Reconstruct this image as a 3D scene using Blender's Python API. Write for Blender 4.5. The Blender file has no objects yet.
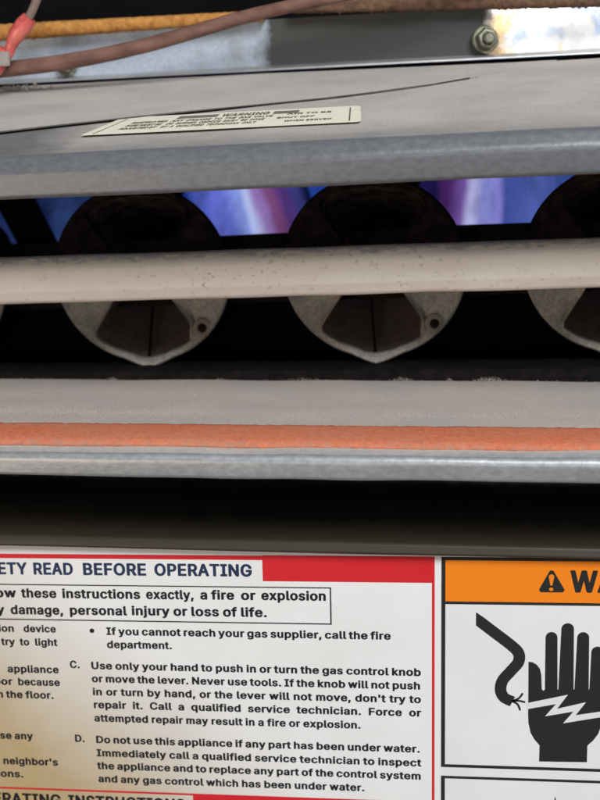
import bpy, bmesh, math, random
from mathutils import Vector, Matrix, noise
from mathutils.geometry import tessellate_polygon

S = bpy.context.scene
# ---------------------------------------------------------------- camera (metres; the furnace front stands at y = 0, z up)
cd = bpy.data.cameras.new('camera')
cam = bpy.data.objects.new('camera', cd)
S.collection.objects.link(cam)
S.camera = cam
cd.sensor_fit = 'HORIZONTAL'
cd.sensor_width = 36
cd.lens = 90
cd.clip_start = .01
cd.clip_end = 50
right = Vector((0.98565579, 0.16414093, -0.03924808))
down = Vector((0.00592277, -0.26605548, -0.96393952))
fwd = Vector((-0.16866409, 0.94988012, -0.26321129))
m = Matrix((right, -down, -fwd)).transposed().to_4x4()
m.translation = Vector((0.06043478, -0.32918619, 0.09102516))
cam.matrix_world = m
cd.dof.use_dof = True
cd.dof.focus_distance = .352
cd.dof.aperture_fstop = 25
# ---------------------------------------------------------------- light: a dim room, daylight from the front, warm bounce from low left
w = bpy.data.worlds.new('World')
S.world = w
w.use_nodes = True
nt = w.node_tree
bg = nt.nodes['Background']
tc = nt.nodes.new('ShaderNodeTexCoord')
sp = nt.nodes.new('ShaderNodeSeparateXYZ')
nt.links.new(tc.outputs['Generated'], sp.inputs[0])
cr = nt.nodes.new('ShaderNodeValToRGB')
e = cr.color_ramp.elements
e[0].position = 0.0; e[0].color = (.15, .143, .135, 1)
e[1].position = 1.0; e[1].color = (.26, .265, .275, 1)
el = e.new(.5); el.color = (.17, .17, .18, 1)
mr = nt.nodes.new('ShaderNodeMapRange')
mr.inputs['From Min'].default_value = -1
nt.links.new(sp.outputs[2], mr.inputs['Value'])
nt.links.new(mr.outputs[0], cr.inputs[0])
nt.links.new(cr.outputs[0], bg.inputs['Color'])
bg.inputs['Strength'].default_value = 1.0


def area(name, loc, target, sx, sy, power, color):
    ld = bpy.data.lights.new(name, 'AREA')
    ld.shape = 'RECTANGLE'
    ld.size, ld.size_y, ld.energy, ld.color = sx, sy, power, color
    o = bpy.data.objects.new(name, ld)
    S.collection.objects.link(o)
    o.location = loc
    o.rotation_euler = (Vector(target) - Vector(loc)).to_track_quat('-Z', 'Y').to_euler()
    return o


area('daylight_window', (.45, -.75, .75), (0, 0, 0), .40, .40, 15.5, (.92, .96, 1.0))
area('warm_room_lamp', (-.50, -.80, -.10), (-.02, 0, 0), .4, .4, 1.7, (1.0, .80, .58))
area('added_reflection_lamp', (.045, -1.3, .13), (.045, .08, .078), .17, .22, .85, (.93, .96, 1.0))  # unseen lamp added behind the camera for the panel's bright reflection
S.view_settings.view_transform = 'Standard'
S.view_settings.look = 'None'
S.view_settings.exposure = 0
S.view_settings.gamma = 1
S.view_settings.use_curve_mapping = False

# ---------------------------------------------------------------- helpers (millimetres in, metres out)
MM = 0.001
COL = bpy.context.scene.collection


def mesh(name, verts, faces, smooth=False):
    me = bpy.data.meshes.new(name)
    me.from_pydata([(x * MM, y * MM, z * MM) for x, y, z in verts], [], faces)
    me.validate()
    if smooth:
        me.polygons.foreach_set('use_smooth', [True] * len(me.polygons))
    me.update()
    return me


def sharp(me, deg=38):
    me.polygons.foreach_set('use_smooth', [True] * len(me.polygons))
    me.set_sharp_from_angle(angle=math.radians(deg))


def link(name, me, mat=None, parent=None):
    o = bpy.data.objects.new(name, me)
    COL.objects.link(o)
    if parent is not None:
        o.parent = parent
    if mat is not None:
        me.materials.clear()
        me.materials.append(mat)
    return o


def root(name, label, cat, loc=(0, 0, 0), rot=(0, 0, 0), group=None):
    o = bpy.data.objects.new(name, None)
    o.empty_display_size = 0.01
    COL.objects.link(o)
    o.location = [c * MM for c in loc]
    o.rotation_euler = rot
    o['label'] = label
    o['category'] = cat
    if group:
        o['group'] = group
    return o


def tag(o, label, cat, group=None):
    o['label'] = label
    o['category'] = cat
    if group:
        o['group'] = group
    return o


def n1(x, y=0.0, z=0.0):
    return noise.noise(Vector((x, y, z)))


def rounded(pts, radii, seg=6):
    """round the corners of an open polyline in 2-D"""
    out = [pts[0]]
    for i in range(1, len(pts) - 1):
        p, a, b = Vector(pts[i]), Vector(pts[i - 1]), Vector(pts[i + 1])
        r = radii[i] if isinstance(radii, (list, tuple)) else radii
        u, v = (a - p), (b - p)
        lu, lv = u.length, v.length
        u.normalize(); v.normalize()
        ang = math.acos(max(-1, min(1, u.dot(v))))
        d = min(r / max(math.tan(ang / 2), 1e-3), lu * .49, lv * .49)
        q0, q1 = p + u * d, p + v * d
        for k in range(seg + 1):
            t = k / seg
            out.append(tuple((1 - t) ** 2 * q0 + 2 * t * (1 - t) * p + t * t * q1))
    out.append(pts[-1])
    return out


def sheet(name, prof, x0, x1, th, nx=60, amp=0.0, freq=0.03, seed=0.0, sub=1.5):
    """a folded sheet of thickness th: the profile is a (y, z) polyline swept along x"""
    fine = [prof[0]]
    for a, b in zip(prof, prof[1:]):
        L = math.dist(a, b)
        n = max(1, int(L / sub))
        for k in range(1, n + 1):
            fine.append((a[0] + (b[0] - a[0]) * k / n, a[1] + (b[1] - a[1]) * k / n))
    m = len(fine)
    nor = []
    for i in range(m):
        a, b = fine[max(0, i - 1)], fine[min(m - 1, i + 1)]
        d = Vector((b[0] - a[0], b[1] - a[1])).normalized()
        nor.append((-d.y, d.x))
    loop = [(y, z, nor[i]) for i, (y, z) in enumerate(fine)] + \
           [(y + nor[i][0] * th, z + nor[i][1] * th, nor[i]) for i, (y, z) in reversed(list(enumerate(fine)))]
    V, F = [], []
    M = len(loop)
    for k in range(nx + 1):
        x = x0 + (x1 - x0) * k / nx
        for j, (y, z, nn) in enumerate(loop):
            w = -amp * n1(x * freq, y * freq * 2.0 + seed, z * freq * 2.0 + seed * 1.7)
            V.append((x, y + nn[0] * w, z + nn[1] * w))
    for k in range(nx):
        for j in range(M):
            a, b = k * M + j, k * M + (j + 1) % M
            F.append((a, b, b + M, a + M))
    for k in range(m - 1):
        a, b = k, k + 1
        F.append((a, 2 * m - 1 - a, 2 * m - 1 - b, b))
        o = nx * M
        F.append((o + a, o + b, o + 2 * m - 1 - b, o + 2 * m - 1 - a))
    me = mesh(name, V, F)
    bm = bmesh.new(); bm.from_mesh(me); bmesh.ops.recalc_face_normals(bm, faces=bm.faces); bm.to_mesh(me); bm.free()
    sharp(me)
    return me


def box(name, a, b, bev=0.3):
    bm = bmesh.new()
    bmesh.ops.create_cube(bm, size=1)
    for v in bm.verts:
        v.co = Vector([((a[i] + b[i]) / 2 + v.co[i] * (b[i] - a[i])) * MM for i in range(3)])
    if bev:
        bmesh.ops.bevel(bm, geom=list(bm.edges), offset=bev * MM, segments=2, affect='EDGES')
    me = bpy.data.meshes.new(name)
    bm.to_mesh(me); bm.free()
    sharp(me, 50)
    return me


def tube(name, pts, rads, sides=24, cap=True, step=1.2, lump=0.0):
    P = [Vector(p) for p in pts]
    # Catmull-Rom
    Q, R = [], []
    for i in range(len(P) - 1):
        p0, p1, p2, p3 = P[max(0, i - 1)], P[i], P[i + 1], P[min(len(P) - 1, i + 2)]
        n = max(1, int((p2 - p1).length / step))
        for k in range(n):
            t = k / n
            Q.append(.5 * (2 * p1 + (p2 - p0) * t + (2 * p0 - 5 * p1 + 4 * p2 - p3) * t * t + (3 * p1 - p0 - 3 * p2 + p3) * t ** 3))
            R.append(rads[i] + (rads[i + 1] - rads[i]) * t)
    Q.append(P[-1]); R.append(rads[-1])
    V, F = [], []
    up = Vector((0.13, 0.2, 1)).normalized()
    for i, q in enumerate(Q):
        d = (Q[min(i + 1, len(Q) - 1)] - Q[max(i - 1, 0)]).normalized()
        u = d.cross(up).normalized(); w = u.cross(d)
        for k in range(sides):
            a = 2 * math.pi * k / sides
            r = R[i] * (1 + lump * n1(q.x * .25 + math.cos(a), q.y * .25 + math.sin(a) * 1.3, q.z * .25))
            V.append(tuple(q + (u * math.cos(a) + w * math.sin(a)) * r))
    for i in range(len(Q) - 1):
        for k in range(sides):
            a, b = i * sides + k, i * sides + (k + 1) % sides
            F.append((a, b, b + sides, a + sides))
    if cap:
        F.append(tuple(range(sides))[::-1])
        o = (len(Q) - 1) * sides
        F.append(tuple(range(o, o + sides)))
    me = mesh(name, V, F)
    bm = bmesh.new(); bm.from_mesh(me); bmesh.ops.recalc_face_normals(bm, faces=bm.faces); bm.to_mesh(me); bm.free()
    sharp(me, 60)
    return me


def lathe(name, prof, axis_pt, n=40, hexa=None):
    """prof = (radius, y) pairs turned about the y axis through axis_pt"""
    V, F = [], []
    for r, y in prof:
        for k in range(n):
            a = 2 * math.pi * k / n
            V.append((axis_pt[0] + r * math.cos(a), axis_pt[1] + y, axis_pt[2] + r * math.sin(a)))
    for i in range(len(prof) - 1):
        for k in range(n):
            a, b = i * n + k, i * n + (k + 1) % n
            F.append((a, b, b + n, a + n))
    F.append(tuple(range(n)))
    o = (len(prof) - 1) * n
    F.append(tuple(range(o, o + n)))
    me = mesh(name, V, F)
    bm = bmesh.new(); bm.from_mesh(me); bmesh.ops.recalc_face_normals(bm, faces=bm.faces); bm.to_mesh(me); bm.free()
    sharp(me, 35)
    return me


# ---------------------------------------------------------------- materials
class NT:
    def __init__(s, name):
        s.m = bpy.data.materials.new(name)
        s.m.use_nodes = True
        s.vary = False
        s.t = s.m.node_tree
        s.b = s.t.nodes['Principled BSDF']
        s.co = s.t.nodes.new('ShaderNodeTexCoord')

    def n(s, typ, **kw):
        nd = s.t.nodes.new(typ)
        for k, v in kw.items():
            setattr(nd, k, v)
        return nd

    def l(s, a, b):
        s.t.links.new(a, b)

    def noise(s, per_mm, detail=5, rough=.55, stretch=(1, 1, 1), off=(0, 0, 0), dist=0.0):
        mp = s.n('ShaderNodeMapping')
        mp.inputs['Scale'].default_value = [per_mm * 1000 * c for c in stretch]
        mp.inputs['Location'].default_value = off
        if s.vary:      # each copy gets its own grain: shift the pattern by where the thing stands
            oi = s.n('ShaderNodeObjectInfo')
            va = s.n('ShaderNodeVectorMath', operation='ADD')
            s.l(s.co.outputs['Object'], va.inputs[0])
            s.l(oi.outputs['Location'], va.inputs[1])
            s.l(va.outputs[0], mp.inputs['Vector'])
        else:
            s.l(s.co.outputs['Object'], mp.inputs['Vector'])
        nz = s.n('ShaderNodeTexNoise')
        nz.inputs['Scale'].default_value = 1.0
        nz.inputs['Detail'].default_value = detail
        nz.inputs['Roughness'].default_value = rough
        nz.inputs['Distortion'].default_value = dist
        s.l(mp.outputs[0], nz.inputs['Vector'])
        return nz.outputs['Fac']

    def ramp(s, fac, stops, interp='LINEAR'):
        r = s.n('ShaderNodeValToRGB')
        r.color_ramp.interpolation = interp
        e = r.color_ramp.elements
        while len(e) < len(stops):
            e.new(0.5)
        for i, (p, c) in enumerate(stops):
            e[i].position = p
            if not isinstance(c, (tuple, list)):
                c = (c, c, c)
            e[i].color = (c[0], c[1], c[2], 1)
        s.l(fac, r.inputs[0])
        return r.outputs['Color']

    def mix(s, fac, a, b, blend='MIX'):
        m = s.n('ShaderNodeMix', data_type='RGBA', blend_type=blend)
        for sock, v in ((m.inputs[0], fac), (m.inputs[6], a), (m.inputs[7], b)):
            if isinstance(v, (int, float)):
                sock.default_value = v
            elif isinstance(v, (tuple, list)):
                sock.default_value = (v[0], v[1], v[2], 1)
            else:
                s.l(v, sock)
        return m.outputs[2]

    def math(s, op, a, b=0.0, clamp=False):
        m = s.n('ShaderNodeMath', operation=op, use_clamp=clamp)
        for sock, v in ((m.inputs[0], a), (m.inputs[1], b)):
            if isinstance(v, (int, float)):
                sock.default_value = v
            else:
                s.l(v, sock)
        return m.outputs[0]

    def xyz(s, src='Object'):
        sp = s.n('ShaderNodeSeparateXYZ')
        s.l(s.co.outputs[src], sp.inputs[0])
        return sp.outputs

    def mm_range(s, v, a, b):
        r = s.n('ShaderNodeMapRange', clamp=True)
        r.inputs['From Min'].default_value = a * MM
        r.inputs['From Max'].default_value = b * MM
        s.l(v, r.inputs['Value'])
        return r.outputs[0]

    def normal_z(s):
        g = s.n('ShaderNodeNewGeometry')
        sp = s.n('ShaderNodeSeparateXYZ')
        s.l(g.outputs['Normal'], sp.inputs[0])
        return sp.outputs[2]

    def bump(s, h, dist_mm, strength=1.0):
        b = s.n('ShaderNodeBump')
        b.inputs['Distance'].default_value = dist_mm * MM
        b.inputs['Strength'].default_value = strength
        s.l(h, b.inputs['Height'])
        s.l(b.outputs[0], s.b.inputs['Normal'])

    def set(s, **kw):
        for k, v in kw.items():
            sock = s.b.inputs[{'color': 'Base Color', 'rough': 'Roughness', 'metal': 'Metallic', 'spec': 'Specular IOR Level',
                               'coat': 'Coat Weight', 'em': 'Emission Color', 'ems': 'Emission Strength',
                               'trans': 'Transmission Weight', 'sss': 'Subsurface Weight', 'coatr': 'Coat Roughness'}[k]]
            if isinstance(v, (int, float)):
                sock.default_value = v
            elif isinstance(v, (tuple, list)):
                sock.default_value = (v[0], v[1], v[2], 1)
            else:
                s.l(v, sock)
        return s


def plain(name, color, rough=.6, metal=0.0, var=.12, per_mm=.6, bump=.03, spec=.5):
    t = NT(name)
    f = t.noise(per_mm, 6)
    c = t.mix(t.ramp(f, [(.3, 0), (.7, 1)]), [k * (1 - var) for k in color], [min(1, k * (1 + var)) for k in color])
    t.set(color=c, rough=rough, metal=metal, spec=spec)
    if bump:
        t.bump(f, bump)
    return t.m


def m_galv(name, base, dust, dust_amt=1.0, rough=.42, speck=(.2, .12, .08), metal=.75, streak=(.55, 1, 1), wiped=False):
    """galvanised sheet: spangle, grime specks, and dust that settles on faces turned up"""
    t = NT(name)
    sp = t.noise(.9, 3, .5, streak)
    fine = t.noise(5, 4, .7)
    big = t.noise(.06, 4, .6, (.6, 1, 1))
    c = t.mix(t.ramp(sp, [(.35, 0), (.65, 1)]), [k * .9 for k in base], [min(1, k * 1.08) for k in base])
    c = t.mix(t.ramp(fine, [(.63, 0), (.75, .45)]), c, speck)
    c = t.mix(t.ramp(t.noise(2.4, 4, .8, off=(7, 2, 2)), [(.70, 0), (.76, .6)]), c, (.72, .72, .70))
    c = t.mix(t.ramp(t.noise(.35, 6, .75, (.5, 1, 1), (2, 8, 2)), [(.60, 0), (.72, .45)]), c, [k * .55 for k in base])
    up = t.normal_z()
    d = t.math('MULTIPLY', t.ramp(up, [(.90, 0), (.985, 1)]), dust_amt)
    dmask = t.math('MULTIPLY', d, t.ramp(big, [(.3, .72), (.6, 1)]))
    if wiped:      # the dust has been rubbed off the left front of the lid
        wx, wy, wz = t.xyz()
        rub = t.math('ADD', t.mm_range(wx, -66, -42), t.math('MULTIPLY', t.math('SUBTRACT', t.noise(.12, 5, .6), .5), .7))
        front = t.ramp(t.math('ADD', t.mm_range(wy, 5, 26), t.math('MULTIPLY', t.math('SUBTRACT', t.noise(.15, 5, .6, off=(3, 3, 3)), .5), .5)), [(.0, .55), (.5, .9), (1, 1)])
        dmask = t.math('MULTIPLY', dmask, t.math('MULTIPLY', t.ramp(rub, [(.2, .25), (.8, 1)]), front))
    dc = t.mix(t.ramp(t.noise(2.2, 6, .7), [(.3, 0), (.7, 1)]), [k * .72 for k in dust], [min(1, k * 1.16) for k in dust])
    c = t.mix(dmask, c, dc)
    t.set(color=c, metal=t.math('MULTIPLY', t.math('SUBTRACT', 1.0, dmask), metal),
          rough=t.math('ADD', t.math('MULTIPLY', dmask, .95 - rough), t.math('ADD', t.math('MULTIPLY', sp, .14), rough - .07)))
    t.bump(t.math('ADD', t.math('MULTIPLY', t.noise(1.2, 3, .5), .25), t.math('MULTIPLY', t.math('ADD', .15, dmask), t.noise(2.6, 5, .8))), .16, .8)
    return t.m


M = {}
M['box'] = m_galv('dusty galvanised sheet', (.17, .176, .186), (.53, .475, .425), 1.0, .36, metal=.45, wiped=True)
M['sheet'] = m_galv('dusty thin sheet', (.24, .25, .27), (.53, .475, .425), 1.0, .40)
M['shelf'] = m_galv('dusty zinc sheet', (.42, .43, .44), (.52, .44, .385), 1.0, .36, metal=.6)

# cream rail: paint, worn through to speckled metal along its upper bend
t = NT('cream enamel worn at the bend')
z = t.xyz()[2]
grain = t.noise(1.6, 6, .7)
wear = t.math('ADD', t.mm_range(z, 8.6, 12.4), t.math('MULTIPLY', t.math('SUBTRACT', t.noise(.7, 6, .7, (.5, 1, 1)), .5), 1.5))
wear = t.ramp(wear, [(.42, 0), (.62, 1)])
cream = t.mix(t.ramp(t.noise(.12, 5, .6, (.3, 1, 1)), [(.3, 0), (.7, 1)]), (.70, .635, .56), (.80, .75, .675))
dirt = t.ramp(t.noise(.75, 7, .78, (.8, 1, 1), (3, 1, 2)), [(.575, 0), (.63, 1)])
cream = t.mix(t.math('MULTIPLY', dirt, t.ramp(t.noise(.045, 4, .6, off=(2, 0, 0)), [(.38, .12), (.60, .62)])), cream, (.20, .145, .09))
grey = t.mix(t.ramp(t.noise(3.0, 4, .8), [(.40, 0), (.60, 1)]), (.42, .42, .415), (.80, .80, .80))
t.set(color=t.mix(wear, cream, grey), rough=t.math('ADD', t.math('MULTIPLY', wear, -.05), .48), metal=t.math('MULTIPLY', wear, .45))
t.bump(t.math('SUBTRACT', grain, t.math('MULTIPLY', wear, t.math('MULTIPLY', grain, .5))), .12, .7)
M['rail'] = t.m

# burner face: chalky patina; burner throat: brown oxide
t = NT('chalky patinated steel')
t.vary = True
a = t.noise(.16, 5, .6)
c = t.mix(t.ramp(a, [(.32, 0), (.62, 1)]), (.25, .30, .275), (.46, .41, .355))
c = t.mix(t.ramp(t.noise(1.3, 7, .75), [(.42, 0), (.62, .65)]), c, (.16, .11, .08))
c = t.mix(t.ramp(t.noise(.8, 6, .7, off=(4, 4, 1)), [(.54, 0), (.68, .6)]), c, (.42, .42, .38))
c = t.mix(t.math('MULTIPLY', t.mm_range(t.xyz()[2], -20, -22.5), t.ramp(t.noise(1.0, 6, .75, off=(8, 1, 1)), [(.38, .15), (.6, .75)])), c, (.60, .53, .48))  # light caught by the lower rim, painted into the colour
px, py, pz = t.xyz()
dd = t.math('SQRT', t.math('ADD', t.math('POWER', t.math('ADD', px, -.0159), 2.0), t.math('POWER', t.math('ADD', pz, .0152), 2.0)))
c = t.mix(t.ramp(t.mm_range(t.math('ADD', dd, t.math('MULTIPLY', t.noise(.8, 4), .0012)), 1.5, 3.6), [(0, .85), (1, 0)]), c, (.13, .075, .045))
soot_shade = t.mm_range(t.math('ADD', t.xyz()[2], t.math('MULTIPLY', t.math('SUBTRACT', t.noise(.2, 5), .5), .012)), -7, 5)  # shade under the lid painted into the upper half of the face
c = t.mix(soot_shade, c, t.mix(t.ramp(t.noise(.25, 5), [(.4, 0), (.65, 1)]), (.010, .008, .008), (.026, .020, .019)))
t.set(color=c, rough=.8, spec=t.math('MULTIPLY', t.math('SUBTRACT', 1.0, soot_shade), .35))
t.bump(t.noise(1.7, 7, .75), .18, .8)
M['burner'] = t.m
t = NT('brown oxidised steel')
t.vary = True
c = t.mix(t.ramp(t.noise(.5, 7, .7), [(.3, 0), (.7, 1)]), (.085, .062, .055), (.17, .125, .11))
sc_ = t.mm_range(t.math('ADD', t.xyz()[2], t.math('MULTIPLY', t.math('SUBTRACT', t.noise(.2, 5), .5), .010)), -11, -3)  # upper throat darkened in colour for the same overhang shade
c = t.mix(sc_, c, t.mix(t.ramp(t.noise(.3, 5), [(.4, 0), (.6, 1)]), (.016, .012, .011), (.060, .046, .042)))
t.set(color=c, rough=.9, spec=.12)
t.bump(t.noise(1.2, 7, .7), .2, .7)
M['throat'] = t.m
M['soot_shade'] = plain('sooted black steel', (.013, .010, .010), .9, 0, .5, .3, .06, .1)
M['darkbrown'] = plain('dark brown gap shade', (.026, .018, .017), .85, 0, .5, .3, .08, .12)
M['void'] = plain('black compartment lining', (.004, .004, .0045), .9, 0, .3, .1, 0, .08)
M['glossblack'] = plain('black glazed steel', (.008, .008, .010), .25, 0, .3, .1, .02, .4)

# orange gasket on the shelf
t = NT('orange red fibre gasket')
c = t.mix(t.ramp(t.noise(.9, 7, .75), [(.35, 0), (.65, 1)]), (.64, .145, .065), (.84, .255, .125))
c = t.mix(t.ramp(t.noise(.10, 4, .6, (.4, 1, 1)), [(.35, 0), (.7, .4)]), c, (.56, .30, .20))
c = t.mix(t.ramp(t.noise(3.1, 4, .8, off=(1, 5, 3)), [(.60, 0), (.72, .55)]), c, (.72, .46, .36))
c = t.mix(t.ramp(t.noise(2.3, 5, .8, off=(9, 5, 3)), [(.62, 0), (.70, .7)]), c, (.20, .09, .06))
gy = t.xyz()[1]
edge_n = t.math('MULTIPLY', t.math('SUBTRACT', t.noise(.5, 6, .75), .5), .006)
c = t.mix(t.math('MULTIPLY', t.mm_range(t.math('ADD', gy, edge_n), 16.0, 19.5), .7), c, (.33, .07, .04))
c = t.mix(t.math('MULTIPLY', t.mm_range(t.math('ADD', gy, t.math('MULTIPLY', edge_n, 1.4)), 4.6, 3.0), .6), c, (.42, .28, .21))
c = t.mix(t.ramp(t.noise(.22, 7, .75, (.6, 1, 1), (5, 5, 5)), [(.58, 0), (.74, .28)]), c, (.60, .33, .24))
t.set(color=c, rough=.95, spec=.2)
t.bump(t.noise(2.0, 8, .8), .4, 1)
M['gasket'] = t.m
t = NT('amber foam gasket')
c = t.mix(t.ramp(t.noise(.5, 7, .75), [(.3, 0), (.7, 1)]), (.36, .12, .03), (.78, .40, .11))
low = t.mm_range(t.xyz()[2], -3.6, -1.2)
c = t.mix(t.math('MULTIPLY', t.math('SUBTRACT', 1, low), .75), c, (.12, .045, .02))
t.set(color=c, rough=.95, spec=.15)
t.bump(t.noise(1.1, 8, .8), .5, 1)
M['amber'] = t.m
t = NT('rust brown crust')
c = t.mix(t.ramp(t.noise(.5, 7, .75), [(.3, 0), (.7, 1)]), (.07, .040, .026), (.26, .15, .09))
t.set(color=c, rough=.95, spec=.2)
t.bump(t.noise(1.1, 8, .8), .5, 1)
M['rust'] = t.m

# wire, terminal
t = NT('red brown wire insulation')
c = t.mix(t.ramp(t.noise(.25, 6, .6, (.4, 1, 1)), [(.3, 0), (.7, 1)]), (.085, .040, .030), (.25, .125, .092))
c = t.mix(t.ramp(t.noise(.9, 6, .75), [(.58, 0), (.7, .5)]), c, (.09, .055, .045))
t.set(color=c, rough=.5, spec=.4)
t.bump(t.noise(.8, 5), .08, .6)
M['wire'] = t.m
M['greywire'] = plain('grey brown wire insulation', (.19, .13, .10), .5, 0, .2, .4, .05)
t = NT('translucent pink red vinyl')
c = t.mix(t.ramp(t.noise(.3, 4), [(.35, 0), (.7, 1)]), (.50, .06, .055), (.74, .20, .16))
t.set(color=c, rough=.3, sss=.35)
t.b.inputs['Subsurface Radius'].default_value = (1.0, .3, .2)
t.b.inputs['Subsurface Scale'].default_value = .0015
t.set(coat=.4)
M['vinyl'] = t.m
M['tin'] = plain('tinned terminal metal', (.36, .34, .33), .5, .6, .1, .4, .05)

# back panel
t = NT('spangled galvanised plate')
vor = t.n('ShaderNodeTexVoronoi'); vor.inputs['Scale'].default_value = 1300
mp = t.n('ShaderNodeMapping'); t.l(t.co.outputs['Object'], mp.inputs[0]); t.l(mp.outputs[0], vor.inputs['Vector'])
sv = t.n('ShaderNodeSeparateXYZ'); t.l(vor.outputs['Color'], sv.inputs[0])
c = t.mix(sv.outputs[0], (.42, .49, .59), (.50, .57, .67))
c = t.mix(t.ramp(t.noise(3, 3, .8), [(.62, 0), (.72, .7)]), c, (.85, .92, 1.0))
c = t.mix(t.ramp(t.noise(.10, 5, .6), [(.52, 0), (.75, .55)]), c, (.24, .25, .27))
dark_zone = t.ramp(t.math('ADD', t.mm_range(t.xyz()[0], -23.5, -14.5), t.math('MULTIPLY', t.math('SUBTRACT', t.noise(.12, 5, .6), .5), 1.0)), [(.3, 0), (.75, 1)])
c = t.mix(dark_zone, c, (.060, .060, .056))
# ... and bright metal at the right, orange and blue reflections painted into its colour
warm = t.ramp(t.noise(.075, 3, .5, (1, 1, .8), (1.3, 0, 2.1)), [(.50, 0), (.60, 1)])
blue = t.ramp(t.noise(.10, 3, .5, (1, 1, 1), (5.3, 2, 7.1)), [(.50, 0), (.60, 1)])
mc = t.mix(t.math('MULTIPLY', warm, .9), (.80, .79, .76), (.72, .46, .20))
mc = t.mix(t.math('MULTIPLY', blue, .8), mc, (.44, .53, .70))
worn = t.math('ADD', t.mm_range(t.xyz()[0], 36, 50), t.math('MULTIPLY', t.math('SUBTRACT', t.noise(.10, 4, .6), .5), 1.1))  # mask of the bright, mirror-like zone at the right
worn = t.ramp(worn, [(.35, 0), (.62, 1)])
c = t.mix(worn, c, mc)  # bright zone at the right, with its painted reflections
t.set(color=c, rough=t.math('SUBTRACT', t.math('ADD', t.math('MULTIPLY', sv.outputs[1], .08), .42), t.math('MULTIPLY', worn, .26)),
      metal=t.math('ADD', t.math('MULTIPLY', t.math('SUBTRACT', 1, dark_zone), .5), worn, True), spec=.3)
t.bump(t.noise(.06, 2), .10, .5)
M['plate'] = t.m
M['brass'] = plain('tarnished greenish fastener', (.22, .215, .16), .42, .75, .3, .5, .08)
M['pipe'] = plain('glossy black pipe enamel', (.006, .006, .008), .16, 0, .3, .08, .12, .35)
M['edge'] = plain('bare sheet edge', (.62, .62, .60), .4, .8, .1, .3, .03)

# control panel paint
t = NT('dark olive brown paint')
c = t.mix(t.ramp(t.noise(.05, 5, .6, (.2, 1, 1)), [(.3, 0), (.7, 1)]), (.032, .026, .017), (.048, .039, .026))
c = t.mix(t.ramp(t.noise(1.5, 6, .75), [(.66, 0), (.72, .5)]), c, (.13, .11, .09))
t.set(color=c, rough=t.math('ADD', t.math('MULTIPLY', t.noise(.3, 5), .12), .30), spec=.35)
t.bump(t.noise(.25, 3), .03, .5)
M['paint'] = t.m

# label stock: white film, with a warm shade painted into its lower left
t = NT('white label film with painted shade')
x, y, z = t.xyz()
warm_shade = t.math('ADD', t.math('MULTIPLY', x, -11.0), t.math('MULTIPLY', z, -10.5))
warm_shade = t.math('ADD', warm_shade, t.math('MULTIPLY', t.math('SUBTRACT', t.noise(.02, 3), .5), .5))
warm_shade_f = t.ramp(warm_shade, [(.05, 0), (.45, .40), (.80, .95)])
c = t.mix(warm_shade_f, (.80, .79, .775), (.44, .305, .12))
c = t.mix(t.ramp(t.noise(1.1, 6, .8), [(.70, 0), (.76, .35)]), c, (.35, .30, .22))
c = t.mix(t.ramp(t.noise(.05, 4, .6), [(.35, 0), (.7, .2)]), c, (.58, .56, .53))
c = t.mix(t.ramp(t.noise(.5, 7, .8, (.3, 1, 1), (4, 1, 9)), [(.62, 0), (.74, .35)]), c, (.50, .47, .42))
t.set(color=c, rough=.34, spec=.45)
t.bump(t.noise(.12, 4), .05, .4)
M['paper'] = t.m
t = NT('white warning label film')
c = t.mix(t.ramp(t.noise(.05, 4, .6), [(.35, 0), (.7, 1)]), (.72, .72, .72), (.78, .78, .775))
c = t.mix(t.ramp(t.noise(1.1, 6, .8), [(.70, 0), (.76, .35)]), c, (.42, .35, .33))
t.set(color=c, rough=.34, spec=.45)
t.bump(t.noise(.12, 4), .05, .4)
M['paper2'] = t.m
M['cream_paper'] = plain('cream label stock', (.80, .745, .60), .6, 0, .07, .4, .02)


def ink(name, col, worn=.25, rough=.38):
    t = NT(name)
    f = t.noise(1.8, 6, .8)
    c = t.mix(t.ramp(f, [(.60, 0), (.74, worn)]), col, [min(1, k * 2.2 + .04) for k in col])
    b = t.noise(.06, 4, .6)
    c = t.mix(t.ramp(b, [(.3, 0), (.75, .22)]), c, [k * .75 for k in col])
    t.set(color=c, rough=rough, spec=.22)
    return t.m


M['black'] = ink('black print', (.016, .016, .018))
M['softblack'] = ink('charcoal print', (.022, .024, .022))
M['navy'] = ink('navy print', (.022, .035, .085))
M['red'] = ink('red print', (.62, .022, .030), .1)
M['orange'] = ink('orange print', (.86, .225, .012), .1)
M['white'] = ink('white print', (.72, .72, .72), .1)
M['greyprint'] = ink('faded grey print', (.20, .175, .145), .2)
M['midprint'] = ink('dark faded print', (.15, .135, .11), .3)
M['edge_shade'] = plain('dark edge shade', (.10, .085, .072), .9, 0, .3, .8, .05, .15)  # dark colour painted for the shade along the over-sheet edge
M['dust'] = plain('pale lint and dust', (.44, .385, .34), 1.0, 0, .3, 1.5, .1, .1)

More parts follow.
